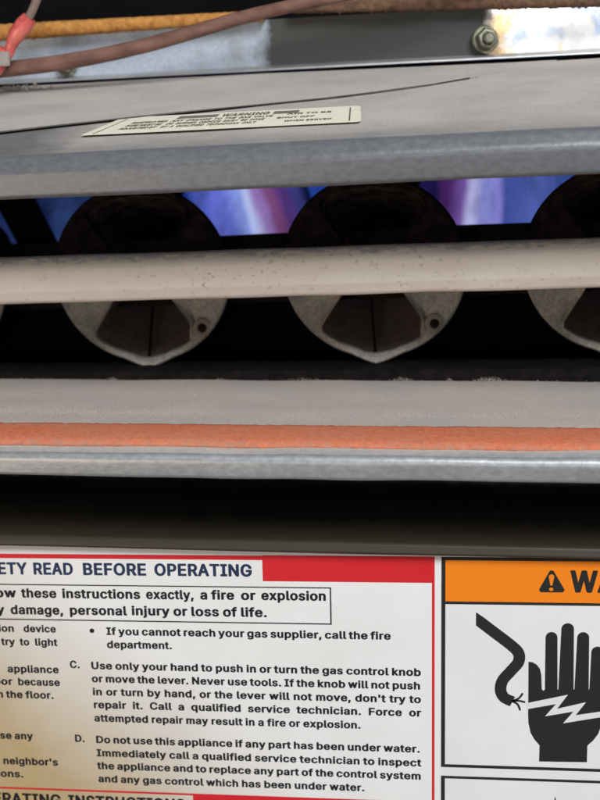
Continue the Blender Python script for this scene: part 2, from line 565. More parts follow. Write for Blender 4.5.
# letter outlines in thousandths of an em: advance, points, faces
GLYPHS = {
'A':(480,[(-5,-20),(14,-24),(86,-24),(104,-21),(116,-14),(123,-2),(164,116),(170,118),(314,117),(357,-2),(364,-14),(380,-22),(398,-24),(470,-24),(494,-14),(499,-8),(500,4),(395,292),(310,520),(296,529),(278,533),(194,532),(170,522),(164,514),(-21,4),(-19,-8),(206,223),(203,226),(236,324),(242,320),(248,302),(275,226),(266,223)],[(24,25,0),(0,1,24),(4,5,3),(2,3,5),(24,1,2),(2,5,24),(26,27,7),(6,7,27),(27,28,23),(28,21,23),(22,23,21),(24,5,6),(6,27,24),(27,23,24),(19,20,18),(31,32,8),(9,10,11),(14,15,16),(14,16,13),(12,13,16),(9,11,12),(12,16,9),(9,16,8),(16,17,8),(31,8,17),(30,31,17),(29,30,17),(18,29,17),(8,32,7),(26,7,32),(29,18,28),(18,20,28),(21,28,20)]),
'B':(456,[(39,-20),(58,-24),(244,-24),(310,-19),(346,-10),(376,3),(404,22),(424,42),(442,70),(452,100),(456,136),(454,166),(445,196),(429,226),(407,250),(382,268),(404,286),(418,304),(427,322),(434,346),(436,376),(433,406),(426,430),(414,454),(394,479),(364,503),(328,520),(292,529),(244,533),(58,533),(40,529),(27,520),(22,508),(22,-2),(28,-13),(166,81),(163,88),(163,202),(166,206),(262,206),(280,200),(298,187),(312,166),(317,136),(312,112),(299,94),(286,87),(262,82),(166,309),(163,316),(163,424),(172,428),(250,427),(268,424),(280,416),(294,394),(298,370),(293,346),(280,326),(266,316),(250,310)],[(34,0,33),(0,1,33),(31,32,30),(38,48,37),(49,37,48),(35,36,1),(33,1,36),(36,37,33),(32,33,37),(37,49,32),(49,50,32),(50,29,32),(30,32,29),(28,51,52),(40,59,39),(60,39,59),(53,27,52),(28,52,27),(35,1,2),(2,47,35),(39,60,38),(48,38,60),(29,50,51),(51,28,29),(4,5,45),(5,6,45),(44,45,6),(41,42,15),(44,6,7),(7,8,44),(8,9,44),(43,44,9),(9,10,43),(10,11,43),(11,12,43),(42,43,12),(12,13,42),(13,14,42),(15,42,14),(18,19,56),(19,20,56),(20,21,56),(55,56,21),(21,22,55),(22,23,55),(24,55,23),(47,2,3),(46,47,3),(3,4,46),(4,45,46),(41,15,40),(59,40,15),(58,59,15),(57,58,15),(15,16,57),(16,17,57),(17,18,57),(18,56,57),(55,24,54),(24,25,54),(25,26,54),(53,54,26),(27,53,26)]),
'C':(510,[(218,-27),(266,-31),(314,-27),(356,-17),(392,-3),(428,20),(456,45),(479,75),(498,111),(509,147),(510,165),(500,177),(476,184),(404,184),(381,177),(371,165),(358,129),(339,105),(314,88),(284,78),(248,79),(218,89),(189,111),(167,141),(154,171),(145,207),(142,243),(143,285),(147,315),(156,345),(171,375),(191,399),(212,416),(236,427),(266,432),(296,428),(322,417),(343,399),(360,375),(371,345),(379,333),(398,325),(476,324),(491,327),(502,333),(511,345),(499,393),(488,418),(470,447),(449,471),(422,493),(368,522),(338,531),(302,538),(248,539),(212,535),(170,523),(135,507),(98,483),(68,453),(43,417),(25,381),(7,315),(3,237),(11,171),(32,111),(62,62),(83,39),(110,17),(158,-10)],[(64,65,24),(24,25,64),(63,64,25),(25,26,63),(26,27,63),(62,63,27),(27,28,62),(61,62,28),(21,0,20),(20,0,1),(1,19,20),(34,54,33),(0,21,69),(22,69,21),(56,32,33),(55,56,33),(33,54,55),(69,22,68),(67,68,22),(22,23,67),(66,67,23),(65,66,23),(24,65,23),(61,28,29),(60,61,29),(29,30,60),(59,60,30),(58,59,30),(30,31,58),(57,58,31),(31,32,57),(32,56,57),(18,2,3),(39,40,41),(39,41,38),(18,3,4),(17,18,4),(52,36,51),(9,10,11),(44,45,43),(46,43,45),(13,7,8),(12,13,8),(8,9,12),(9,11,12),(43,46,42),(17,4,5),(16,17,5),(5,6,16),(6,7,16),(7,13,16),(15,16,13),(14,15,13),(42,46,41),(46,47,41),(38,41,47),(47,48,38),(48,49,38),(37,38,49),(49,50,37),(36,37,50),(51,36,50),(19,1,2),(2,18,19),(36,52,35),(52,53,35),(34,35,53),(54,34,53)]),
'D':(502,[(39,-20),(58,-24),(220,-24),(262,-22),(304,-15),(345,-2),(381,16),(414,40),(443,70),(470,112),(488,160),(498,214),(499,280),(492,334),(477,382),(451,430),(418,467),(382,494),(346,511),(310,523),(268,530),(58,533),(40,529),(27,520),(22,508),(22,-2),(28,-13),(166,81),(163,88),(163,424),(172,428),(220,428),(262,423),(292,411),(321,388),(338,364),(348,340),(356,310),(360,280),(361,238),(357,202),(349,172),(339,148),(327,130),(311,112),(295,100),(274,90),(238,82)],[(26,0,25),(23,24,22),(28,1,27),(29,30,21),(25,0,1),(1,28,25),(24,25,28),(28,29,24),(29,21,24),(22,24,21),(47,2,3),(32,20,31),(4,46,3),(47,3,46),(33,19,32),(20,32,19),(27,1,2),(2,47,27),(31,20,30),(21,30,20),(7,8,43),(42,43,8),(8,9,42),(41,42,9),(9,10,41),(40,41,10),(10,11,40),(39,40,11),(11,12,39),(38,39,12),(12,13,38),(37,38,13),(13,14,37),(36,37,14),(14,15,36),(35,36,15),(15,16,35),(34,35,16),(16,17,34),(46,4,5),(45,46,5),(5,6,45),(44,45,6),(6,7,44),(7,43,44),(34,17,33),(17,18,33),(19,33,18)]),
'E':(419,[(39,-20),(58,-24),(376,-24),(396,-20),(411,-8),(413,58),(407,70),(394,78),(376,81),(166,81),(163,88),(163,202),(172,205),(358,205),(376,209),(388,217),(393,226),(393,286),(388,298),(376,306),(358,310),(166,310),(163,316),(163,424),(166,427),(376,428),(394,432),(406,441),(410,448),(410,508),(406,520),(394,528),(376,533),(58,533),(34,526),(23,514),(22,-2),(28,-13)],[(36,37,0),(0,1,36),(1,10,36),(10,11,36),(35,36,11),(34,35,33),(12,13,20),(2,8,9),(12,20,21),(2,9,1),(10,1,9),(12,21,11),(21,22,11),(35,11,22),(22,23,35),(33,35,23),(23,24,33),(15,16,14),(17,18,19),(26,27,28),(30,31,29),(5,6,7),(26,28,25),(28,29,25),(32,25,29),(29,31,32),(3,4,2),(4,5,2),(8,2,5),(5,7,8),(14,16,13),(16,17,13),(20,13,17),(17,19,20),(25,32,24),(33,24,32)]),
'F':(410,[(39,-20),(58,-24),(130,-24),(148,-19),(160,-8),(163,196),(352,198),(370,203),(382,214),(384,280),(377,292),(368,298),(346,302),(163,304),(163,424),(166,427),(310,428),(376,428),(394,434),(404,442),(407,454),(406,514),(400,522),(388,529),(370,533),(58,533),(40,529),(27,520),(22,508),(22,-2),(28,-13)],[(30,0,29),(0,1,29),(27,28,26),(3,4,2),(14,15,25),(29,1,2),(2,4,29),(4,5,29),(5,13,29),(28,29,13),(13,14,28),(14,25,28),(26,28,25),(17,24,16),(19,20,18),(21,22,23),(6,7,8),(8,9,6),(12,6,9),(11,12,9),(10,11,9),(18,20,17),(24,17,20),(20,21,24),(21,23,24),(6,12,5),(13,5,12),(16,24,15),(25,15,24)]),
'G':(520,[(218,-27),(272,-31),(326,-26),(374,-12),(425,15),(459,45),(489,87),(508,135),(515,183),(516,255),(511,267),(500,275),(476,280),(272,279),(257,273),(246,261),(245,201),(248,189),(260,180),(278,175),(368,175),(374,171),(365,141),(351,117),(334,99),(314,87),(290,79),(260,77),(238,81),(218,89),(196,105),(167,141),(150,183),(142,237),(144,297),(156,345),(180,387),(206,413),(242,429),(284,430),(302,426),(320,416),(350,387),(373,339),(392,327),(482,325),(503,333),(512,345),(506,375),(494,407),(476,438),(454,465),(427,489),(399,507),(368,521),(332,532),(290,539),(248,539),(206,534),(176,526),(140,511),(110,493),(84,471),(62,447),(42,417),(27,387),(14,351),(7,315),(3,273),(4,219),(10,177),(19,141),(32,110),(50,78),(71,51),(96,27),(122,8),(152,-8),(188,-20)],[(69,70,33),(68,69,33),(33,34,68),(67,68,34),(66,67,34),(28,0,27),(0,28,78),(28,29,78),(77,78,29),(30,77,29),(59,37,38),(58,59,38),(38,57,58),(77,30,76),(75,76,30),(30,31,75),(74,75,31),(73,74,31),(72,73,31),(31,32,72),(71,72,32),(70,71,32),(33,70,32),(66,34,35),(65,66,35),(64,65,35),(63,64,35),(35,36,63),(62,63,36),(61,62,36),(36,37,61),(60,61,37),(37,59,60),(26,1,2),(25,26,2),(2,3,25),(3,24,25),(13,19,20),(40,41,54),(54,55,40),(39,40,55),(56,39,55),(9,10,11),(48,46,47),(7,8,21),(12,21,8),(8,9,12),(9,11,12),(46,48,45),(48,49,45),(44,45,49),(50,44,49),(24,3,4),(23,24,4),(4,5,23),(22,23,5),(5,6,22),(6,7,22),(7,21,22),(21,12,20),(42,43,44),(44,50,42),(50,51,42),(51,52,42),(52,53,42),(41,42,53),(54,41,53),(27,0,1),(1,26,27),(16,17,18),(18,19,16),(19,13,16),(15,16,13),(14,15,13),(57,38,39),(39,56,57),(13,20,12)]),
'H':(517,[(39,-20),(58,-24),(130,-24),(148,-19),(160,-8),(163,4),(163,202),(166,208),(172,208),(352,207),(354,202),(354,4),(356,-8),(370,-19),(394,-24),(466,-23),(478,-20),(490,-11),(495,4),(495,508),(490,520),(478,529),(460,533),(388,533),(370,528),(358,519),(354,508),(354,316),(346,313),(166,313),(163,316),(163,508),(158,520),(142,530),(124,533),(52,532),(34,526),(27,520),(22,508),(22,-2),(28,-13)],[(36,37,38),(39,40,0),(0,1,39),(34,35,38),(36,38,35),(4,5,3),(30,6,7),(7,29,30),(32,33,31),(3,5,2),(1,2,5),(39,1,5),(5,6,39),(38,39,6),(6,30,38),(30,31,38),(34,38,31),(31,33,34),(28,8,9),(12,13,11),(9,10,27),(28,9,27),(16,17,18),(19,20,21),(16,18,15),(14,15,18),(19,21,22),(11,13,14),(14,18,11),(10,11,18),(18,19,10),(27,10,19),(26,27,19),(19,22,26),(22,23,26),(23,24,26),(25,26,24),(29,7,8),(8,28,29)]),
'I':(300,[(10,-20),(29,-24),(269,-24),(290,-20),(305,-8),(307,58),(301,70),(293,76),(275,81),(221,82),(221,424),(227,428),(281,429),(293,433),(304,442),(307,454),(306,514),(299,523),(287,530),(269,533),(29,533),(5,526),(-6,514),(-7,454),(-1,439),(11,431),(23,428),(71,428),(80,424),(80,88),(77,81),(17,79),(5,74),(-5,64),(-7,-2),(-1,-13)],[(35,0,34),(20,27,28),(31,1,30),(27,20,26),(34,0,1),(1,31,34),(33,34,31),(32,33,31),(23,24,25),(25,26,23),(26,20,23),(22,23,20),(21,22,20),(9,2,8),(12,19,11),(10,11,19),(6,7,5),(14,15,13),(2,3,4),(4,5,2),(8,2,5),(5,7,8),(13,15,12),(19,12,15),(15,16,19),(18,19,16),(16,17,18),(30,1,2),(2,9,30),(29,30,9),(9,10,29),(28,29,10),(10,19,28),(20,28,19)]),
'J':(396,[(140,-27),(181,-31),(223,-28),(259,-20),(285,-9),(314,9),(339,33),(357,63),(368,93),(374,147),(374,513),(364,525),(343,532),(265,532),(244,525),(238,519),(234,507),(234,405),(233,135),(227,105),(216,87),(199,76),(187,74),(169,77),(154,87),(145,99),(139,117),(135,177),(127,188),(115,194),(97,197),(25,196),(5,189),(-4,177),(-1,105),(7,75),(22,45),(43,20),(73,-3),(103,-17)],[(30,31,34),(33,34,31),(32,33,31),(28,29,27),(23,1,22),(1,23,0),(0,23,39),(23,24,39),(38,39,24),(24,25,38),(37,38,25),(36,37,25),(25,26,36),(35,36,26),(34,35,26),(30,34,26),(26,27,30),(27,29,30),(14,15,16),(21,2,3),(20,21,3),(10,11,12),(20,3,4),(4,5,20),(19,20,5),(5,6,19),(6,7,19),(7,8,19),(18,19,8),(8,9,18),(17,18,9),(9,10,17),(10,12,17),(12,13,17),(16,17,13),(14,16,13),(22,1,2),(2,21,22)]),
'K':(467,[(39,-20),(58,-24),(130,-24),(148,-19),(160,-8),(163,4),(163,160),(190,189),(196,189),(341,-14),(358,-22),(376,-24),(454,-24),(469,-20),(479,-14),(486,-2),(483,10),(286,286),(406,416),(481,496),(485,502),(485,514),(475,526),(454,532),(364,533),(346,530),(330,520),(166,343),(163,352),(163,508),(158,520),(142,530),(124,533),(52,532),(34,526),(27,520),(22,508),(22,-2),(28,-13)],[(37,38,0),(0,1,37),(32,33,36),(33,34,36),(35,36,34),(3,4,5),(2,3,5),(30,31,29),(2,5,1),(37,1,5),(5,6,37),(36,37,6),(6,27,36),(27,28,36),(28,29,36),(32,36,29),(29,31,32),(9,17,8),(10,11,9),(26,17,18),(18,24,26),(24,25,26),(20,21,19),(15,16,14),(13,14,16),(12,13,16),(22,23,19),(19,21,22),(12,16,11),(9,11,16),(17,9,16),(19,23,18),(24,18,23),(27,6,7),(7,8,27),(8,17,27),(17,26,27)]),
'L':(393,[(39,-20),(58,-24),(364,-24),(382,-20),(397,-8),(399,58),(393,70),(382,77),(364,81),(164,82),(163,316),(163,508),(158,520),(148,528),(130,532),(58,533),(34,526),(23,514),(22,-2),(28,-13)],[(19,0,18),(18,0,1),(16,17,15),(9,2,8),(5,6,7),(3,4,2),(4,5,2),(8,2,5),(5,7,8),(2,9,1),(18,1,9),(9,10,18),(17,18,10),(10,11,17),(15,17,11),(14,15,11),(13,14,11),(12,13,11)]),
'M':(628,[(39,-20),(58,-24),(130,-23),(148,-17),(158,-8),(160,4),(160,215),(161,208),(166,203),(250,-8),(262,-19),(280,-24),(346,-24),(363,-20),(373,-14),(380,-2),(460,202),(466,208),(466,215),(466,4),(468,-8),(483,-20),(502,-24),(574,-24),(598,-14),(604,-8),(606,4),(606,412),(606,508),(601,520),(594,526),(574,532),(478,533),(460,530),(448,525),(439,514),(316,195),(310,203),(185,520),(172,529),(154,533),(58,533),(34,526),(27,520),(22,508),(22,4),(24,-8)],[(42,43,44),(45,46,0),(0,1,45),(40,41,44),(42,44,41),(7,8,6),(9,10,11),(9,36,8),(36,37,8),(6,8,37),(37,38,6),(4,5,3),(2,3,5),(1,2,5),(45,1,5),(44,45,6),(6,38,44),(40,44,38),(38,39,40),(13,14,15),(12,13,15),(17,18,16),(34,35,33),(24,25,26),(24,26,23),(22,23,26),(31,32,27),(27,28,31),(30,31,28),(28,29,30),(19,20,21),(21,22,19),(22,26,19),(26,27,17),(18,17,27),(35,18,27),(27,32,35),(33,35,32),(12,15,11),(9,11,15),(36,9,15),(15,16,36),(16,18,36),(45,5,6),(19,26,17),(18,35,36)]),
'N':(523,[(39,-20),(58,-24),(130,-24),(148,-19),(161,-8),(163,4),(163,274),(166,282),(356,-14),(366,-20),(382,-24),(466,-24),(484,-20),(496,-12),(501,4),(501,508),(496,521),(484,529),(472,532),(388,532),(373,526),(362,514),(361,232),(358,224),(166,523),(142,532),(58,533),(40,529),(27,520),(22,508),(22,-2),(28,-13)],[(30,31,0),(0,1,30),(26,27,29),(28,29,27),(3,4,5),(2,3,5),(7,24,25),(2,5,1),(30,1,5),(5,6,30),(29,30,6),(6,7,29),(7,25,29),(26,29,25),(9,10,8),(19,20,21),(13,14,12),(11,12,14),(17,18,15),(15,16,17),(11,14,10),(8,10,14),(23,8,14),(22,23,14),(14,15,22),(21,22,15),(19,21,15),(15,18,19),(8,23,7),(24,7,23)]),
'O':(533,[(218,-27),(266,-31),(326,-25),(374,-10),(412,9),(450,39),(485,81),(507,123),(524,177),(531,237),(527,309),(513,369),(491,417),(460,459),(422,493),(374,519),(320,535),(266,540),(212,535),(170,523),(122,500),(86,471),(50,429),(25,381),(9,327),(2,255),(7,195),(20,141),(42,93),(72,51),(113,15),(158,-10),(242,80),(218,89),(195,105),(176,127),(161,153),(150,183),(143,219),(141,255),(144,297),(150,327),(162,357),(176,382),(197,405),(218,420),(242,429),(266,432),(290,429),(314,420),(337,405),(356,384),(372,357),(383,327),(389,297),(392,255),(390,213),(384,183),(373,153),(356,125),(339,105),(320,92),(296,81),(266,77)],[(27,28,37),(26,27,37),(37,38,26),(25,26,38),(38,39,25),(39,40,25),(24,25,40),(40,41,24),(23,24,41),(1,63,32),(1,32,0),(33,0,32),(18,45,46),(0,33,31),(34,31,33),(19,44,45),(45,18,19),(31,34,30),(34,35,30),(29,30,35),(35,36,29),(28,29,36),(37,28,36),(23,41,42),(22,23,42),(42,43,22),(21,22,43),(43,44,21),(20,21,44),(44,19,20),(17,47,48),(2,61,62),(49,16,48),(17,48,16),(61,2,3),(3,60,61),(50,15,49),(16,49,15),(7,8,57),(56,57,8),(8,9,56),(55,56,9),(9,10,55),(54,55,10),(10,11,54),(53,54,11),(11,12,53),(60,3,4),(4,5,60),(59,60,5),(5,6,59),(58,59,6),(6,7,58),(7,57,58),(53,12,52),(12,13,52),(51,52,13),(13,14,51),(50,51,14),(15,50,14),(2,62,1),(63,1,62),(47,17,46),(18,46,17)]),
'P':(445,[(39,-20),(58,-24),(130,-24),(148,-19),(160,-8),(163,160),(268,163),(322,174),(347,184),(377,202),(398,220),(418,244),(433,274),(443,310),(447,346),(444,382),(436,412),(423,442),(406,466),(382,489),(358,505),(328,518),(268,531),(58,533),(40,529),(27,520),(22,508),(22,-2),(28,-13),(166,266),(163,268),(163,274),(163,424),(172,428),(250,427),(268,422),(286,410),(302,382),(306,346),(301,310),(287,286),(272,274),(250,268)],[(28,0,27),(27,0,1),(1,2,27),(23,24,26),(25,26,24),(6,42,5),(42,29,5),(30,5,29),(2,3,4),(4,5,2),(27,2,5),(5,30,27),(26,27,30),(30,31,26),(31,32,26),(23,26,32),(32,33,23),(7,8,41),(40,41,8),(20,21,36),(40,8,9),(9,10,40),(39,40,10),(10,11,39),(11,12,39),(12,13,39),(38,39,13),(13,14,38),(14,15,38),(37,38,15),(15,16,37),(16,17,37),(17,18,37),(36,37,18),(18,19,36),(20,36,19),(7,41,6),(42,6,41),(36,21,35),(21,22,35),(34,35,22),(33,34,22),(23,33,22)]),
'Q':(533,[(380,-68),(398,-72),(476,-71),(499,-62),(506,-50),(503,-38),(449,34),(481,76),(499,106),(514,142),(522,172),(529,214),(531,256),(529,298),(520,346),(506,388),(482,431),(452,467),(410,501),(368,521),(326,534),(272,539),(224,537),(170,523),(117,496),(74,460),(40,412),(15,352),(4,292),(4,214),(14,160),(26,124),(52,76),(83,40),(122,9),(170,-15),(224,-28),(284,-30),(338,-23),(368,-60),(236,82),(209,94),(188,112),(166,142),(153,172),(145,208),(141,256),(144,298),(155,340),(169,370),(188,397),(212,416),(236,427),(266,432),(296,428),(326,413),(348,394),(374,352),(389,298),(391,226),(380,172),(368,144),(345,172),(326,181),(242,183),(218,176),(209,166),(208,154),(261,82),(254,78)],[(33,43,32),(43,44,32),(31,32,44),(30,31,44),(44,45,30),(29,30,45),(45,46,29),(28,29,46),(46,47,28),(27,28,47),(47,48,27),(26,27,48),(40,36,69),(52,53,22),(36,40,35),(41,35,40),(68,64,67),(64,65,67),(66,67,65),(23,51,52),(52,22,23),(35,41,34),(41,42,34),(33,34,42),(43,33,42),(26,48,49),(25,26,49),(49,50,25),(24,25,50),(50,51,24),(51,23,24),(21,54,20),(54,55,19),(20,54,19),(6,1,2),(4,5,3),(2,3,5),(6,2,5),(39,0,1),(1,6,39),(38,39,6),(61,38,6),(6,7,61),(7,8,61),(60,61,8),(8,9,60),(9,10,60),(59,60,10),(10,11,59),(11,12,59),(58,59,12),(12,13,58),(13,14,58),(57,58,14),(14,15,57),(15,16,57),(16,17,57),(56,57,17),(17,18,56),(55,56,18),(19,55,18),(69,36,37),(68,69,37),(37,38,68),(38,61,68),(61,62,68),(62,63,68),(64,68,63),(54,21,53),(22,53,21)]),
'R':(449,[(39,-20),(58,-24),(130,-24),(148,-19),(160,-8),(163,4),(163,166),(163,172),(166,174),(221,172),(317,-8),(328,-18),(352,-24),(430,-24),(448,-20),(459,-14),(466,-2),(463,10),(361,196),(363,202),(403,232),(429,268),(440,298),(446,328),(447,364),(442,400),(432,430),(414,460),(394,482),(370,500),(326,520),(268,531),(58,533),(34,526),(27,520),(22,508),(22,4),(24,-8),(166,279),(163,286),(163,424),(172,428),(250,427),(268,423),(287,412),(302,388),(307,358),(303,322),(291,298),(275,286),(256,281)],[(36,37,0),(33,34,35),(3,4,5),(3,5,2),(1,2,5),(36,0,1),(1,5,36),(33,35,32),(8,38,7),(39,7,38),(49,50,9),(43,31,42),(41,42,31),(38,8,9),(9,50,38),(36,5,6),(6,7,36),(7,39,36),(35,36,39),(39,40,35),(32,35,40),(40,41,32),(41,31,32),(11,12,10),(44,45,28),(28,29,44),(29,30,44),(16,17,15),(14,15,17),(14,17,13),(13,17,12),(10,12,17),(18,10,17),(48,19,20),(47,48,20),(20,21,47),(21,22,47),(22,23,47),(46,47,23),(23,24,46),(24,25,46),(45,46,25),(25,26,45),(26,27,45),(28,45,27),(10,18,9),(49,9,18),(18,19,49),(19,48,49),(44,30,43),(31,43,30)]),
'S':(447,[(170,-29),(222,-33),(270,-30),(318,-19),(354,-5),(390,19),(413,43),(432,73),(444,109),(446,151),(439,187),(423,217),(396,246),(366,267),(330,284),(186,330),(167,343),(157,355),(154,367),(154,385),(164,409),(187,427),(222,434),(252,431),(276,419),(291,403),(303,367),(318,357),(336,354),(408,354),(426,360),(435,367),(439,379),(431,421),(417,451),(398,475),(372,497),(342,515),(312,527),(276,536),(228,540),(180,536),(138,526),(103,511),(72,491),(45,463),(26,433),(17,403),(14,367),(20,331),(36,297),(60,271),(90,249),(132,229),(246,195),(276,184),(294,172),(305,157),(306,127),(300,109),(291,97),(264,80),(228,73),(192,77),(165,91),(150,109),(140,145),(132,153),(120,158),(30,160),(12,154),(3,145),(0,139),(2,121),(11,85),(24,58),(45,31),(72,8),(102,-9),(132,-20)],[(70,71,73),(72,73,71),(73,74,69),(70,73,69),(65,66,68),(67,68,66),(1,63,0),(21,22,41),(0,63,79),(63,64,79),(15,16,53),(21,41,42),(79,64,78),(77,78,64),(64,65,77),(76,77,65),(75,76,65),(65,68,75),(74,75,68),(69,74,68),(53,16,52),(16,17,52),(51,52,17),(50,51,17),(49,50,17),(17,18,49),(48,49,18),(18,19,48),(47,48,19),(46,47,19),(45,46,19),(19,20,45),(44,45,20),(43,44,20),(20,21,43),(21,42,43),(61,62,2),(40,23,39),(61,2,3),(60,61,3),(56,14,55),(54,55,14),(23,24,38),(39,23,38),(31,32,30),(30,32,29),(32,33,29),(28,29,33),(33,34,28),(60,3,4),(4,5,60),(59,60,5),(5,6,59),(6,7,59),(58,59,7),(7,8,58),(8,9,58),(57,58,9),(9,10,57),(10,11,57),(11,12,57),(56,57,12),(12,13,56),(14,56,13),(26,27,28),(25,26,28),(28,34,25),(34,35,25),(35,36,25),(24,25,36),(36,37,24),(38,24,37),(2,62,1),(63,1,62),(15,53,54),(54,14,15),(23,40,22),(41,22,40)]),
'T':(449,[(172,-20),(192,-24),(264,-24),(288,-14),(295,-2),(295,424),(306,428),(426,428),(446,436),(454,448),(454,514),(450,521),(438,529),(420,533),(276,533),(30,533),(6,526),(-5,514),(-6,448),(6,434),(30,428),(144,428),(155,424),(155,-2),(162,-14)],[(18,19,20),(17,18,20),(20,15,17),(15,16,17),(24,0,23),(0,1,23),(15,20,21),(2,3,4),(5,6,14),(8,9,7),(13,7,9),(9,10,13),(12,13,10),(10,11,12),(7,13,6),(14,6,13),(2,4,1),(23,1,4),(22,23,4),(4,5,22),(5,14,22),(21,22,14),(15,21,14)]),
'U':(517,[(207,-28),(256,-32),(310,-28),(346,-20),(388,-3),(423,20),(453,50),(473,80),(487,116),(495,170),(495,512),(484,526),(460,533),(382,532),(370,528),(358,519),(355,506),(354,164),(349,140),(338,116),(322,98),(304,85),(286,79),(262,76),(238,77),(220,82),(203,92),(189,104),(176,122),(168,140),(162,176),(162,506),(159,518),(142,530),(124,533),(52,532),(34,526),(25,518),(22,506),(22,170),(26,134),(32,110),(55,62),(75,38),(94,20),(145,-10),(172,-20)],[(34,35,38),(35,36,38),(37,38,36),(32,33,31),(0,25,46),(25,26,46),(46,26,45),(26,27,45),(45,27,44),(27,28,44),(43,44,28),(42,43,28),(28,29,42),(41,42,29),(40,41,29),(29,30,40),(39,40,30),(38,39,30),(30,31,38),(34,38,31),(31,33,34),(24,1,23),(21,22,2),(23,1,2),(2,22,23),(21,2,3),(11,12,10),(21,3,4),(20,21,4),(4,5,20),(19,20,5),(5,6,19),(18,19,6),(6,7,18),(7,8,18),(17,18,8),(8,9,17),(16,17,9),(9,10,16),(10,12,16),(12,13,16),(13,14,16),(14,15,16),(1,24,0),(25,0,24)]),
'V':(480,[(183,-20),(200,-24),(284,-24),(302,-18),(314,-8),(500,502),(500,514),(496,520),(488,527),(470,532),(386,532),(374,529),(361,520),(257,226),(242,182),(236,191),(118,520),(110,526),(92,532),(14,533),(-10,526),(-21,514),(-20,502),(166,-2),(173,-14)],[(21,22,20),(18,19,22),(20,22,19),(23,24,0),(0,1,23),(23,15,22),(18,22,16),(17,18,16),(3,4,2),(14,2,4),(13,14,4),(7,8,5),(5,6,7),(9,10,5),(5,8,9),(13,4,5),(12,13,5),(5,10,12),(10,11,12),(2,14,1),(23,1,14),(15,23,14),(22,15,16)]),
'W':(686,[(134,-20),(152,-24),(236,-24),(254,-19),(266,-8),(338,256),(344,267),(420,-8),(434,-20),(452,-24),(536,-24),(561,-14),(568,-2),(706,502),(707,514),(696,526),(674,533),(596,532),(578,527),(570,520),(504,274),(494,235),(488,241),(417,514),(404,527),(380,533),(302,533),(284,528),(273,520),(194,230),(116,520),(104,528),(86,533),(14,533),(-10,526),(-21,514),(-20,502),(117,-2),(124,-14)],[(33,34,36),(35,36,34),(31,32,30),(30,32,36),(33,36,32),(26,27,28),(2,3,4),(4,5,29),(37,38,0),(0,1,37),(1,2,37),(2,4,37),(4,29,37),(36,37,29),(30,36,29),(23,24,25),(8,9,7),(10,11,12),(15,13,14),(16,17,13),(13,15,16),(13,17,19),(18,19,17),(10,12,9),(7,9,12),(21,7,12),(20,21,12),(12,13,20),(13,19,20),(29,5,6),(28,29,6),(6,23,28),(26,28,23),(23,25,26),(21,22,6),(7,21,6),(23,6,22)]),
'X':(474,[(-3,-20),(16,-24),(94,-24),(118,-17),(127,-8),(238,149),(352,-15),(376,-24),(454,-24),(472,-22),(487,-14),(494,-2),(490,10),(317,262),(483,502),(483,514),(480,520),(466,529),(448,533),(370,533),(347,526),(336,514),(238,372),(142,514),(130,526),(106,533),(28,533),(10,529),(-4,520),(-8,514),(-7,502),(158,262),(-16,10),(-19,4),(-18,-8)],[(33,34,32),(28,30,27),(32,34,0),(30,28,29),(3,4,2),(23,24,25),(32,0,1),(1,2,32),(2,4,32),(4,31,32),(31,23,30),(23,25,30),(25,26,30),(27,30,26),(13,21,22),(13,5,6),(19,20,21),(12,10,11),(10,12,9),(8,9,12),(16,17,14),(14,15,16),(8,12,7),(6,7,12),(13,6,12),(21,13,14),(19,21,14),(18,19,14),(14,17,18),(31,4,5),(5,13,31),(13,22,31),(23,31,22)]),
'Y':(472,[(182,-20),(200,-24),(272,-24),(290,-19),(304,-8),(306,4),(306,202),(493,508),(489,520),(482,525),(464,532),(380,533),(355,526),(344,514),(255,370),(236,339),(128,514),(116,527),(92,533),(8,532),(-10,526),(-21,514),(-22,508),(-17,496),(165,202),(166,-2),(173,-14)],[(21,22,23),(18,19,23),(19,20,23),(21,23,20),(25,26,0),(0,1,25),(18,23,16),(16,17,18),(3,4,5),(3,5,2),(14,15,6),(12,13,11),(9,10,7),(7,8,9),(11,13,7),(7,10,11),(14,6,7),(7,13,14),(2,5,1),(25,1,5),(24,25,5),(5,6,24),(6,15,24),(23,24,15),(16,23,15)]),
'Z':(438,[(21,-20),(44,-24),(398,-24),(420,-20),(435,-8),(437,58),(431,70),(416,78),(398,81),(178,82),(433,454),(434,514),(428,522),(416,529),(398,533),(38,533),(20,529),(7,520),(2,508),(3,448),(8,439),(20,431),(38,428),(248,428),(259,424),(5,52),(4,-2),(11,-14)],[(26,27,0),(0,1,26),(25,26,1),(1,9,25),(19,20,21),(21,22,19),(18,19,22),(22,15,18),(15,16,18),(17,18,16),(23,24,14),(3,4,2),(4,5,2),(8,2,5),(7,8,5),(5,6,7),(14,24,10),(10,11,14),(13,14,11),(11,12,13),(9,1,2),(2,8,9),(15,22,23),(23,14,15),(10,24,9),(25,9,24)]),
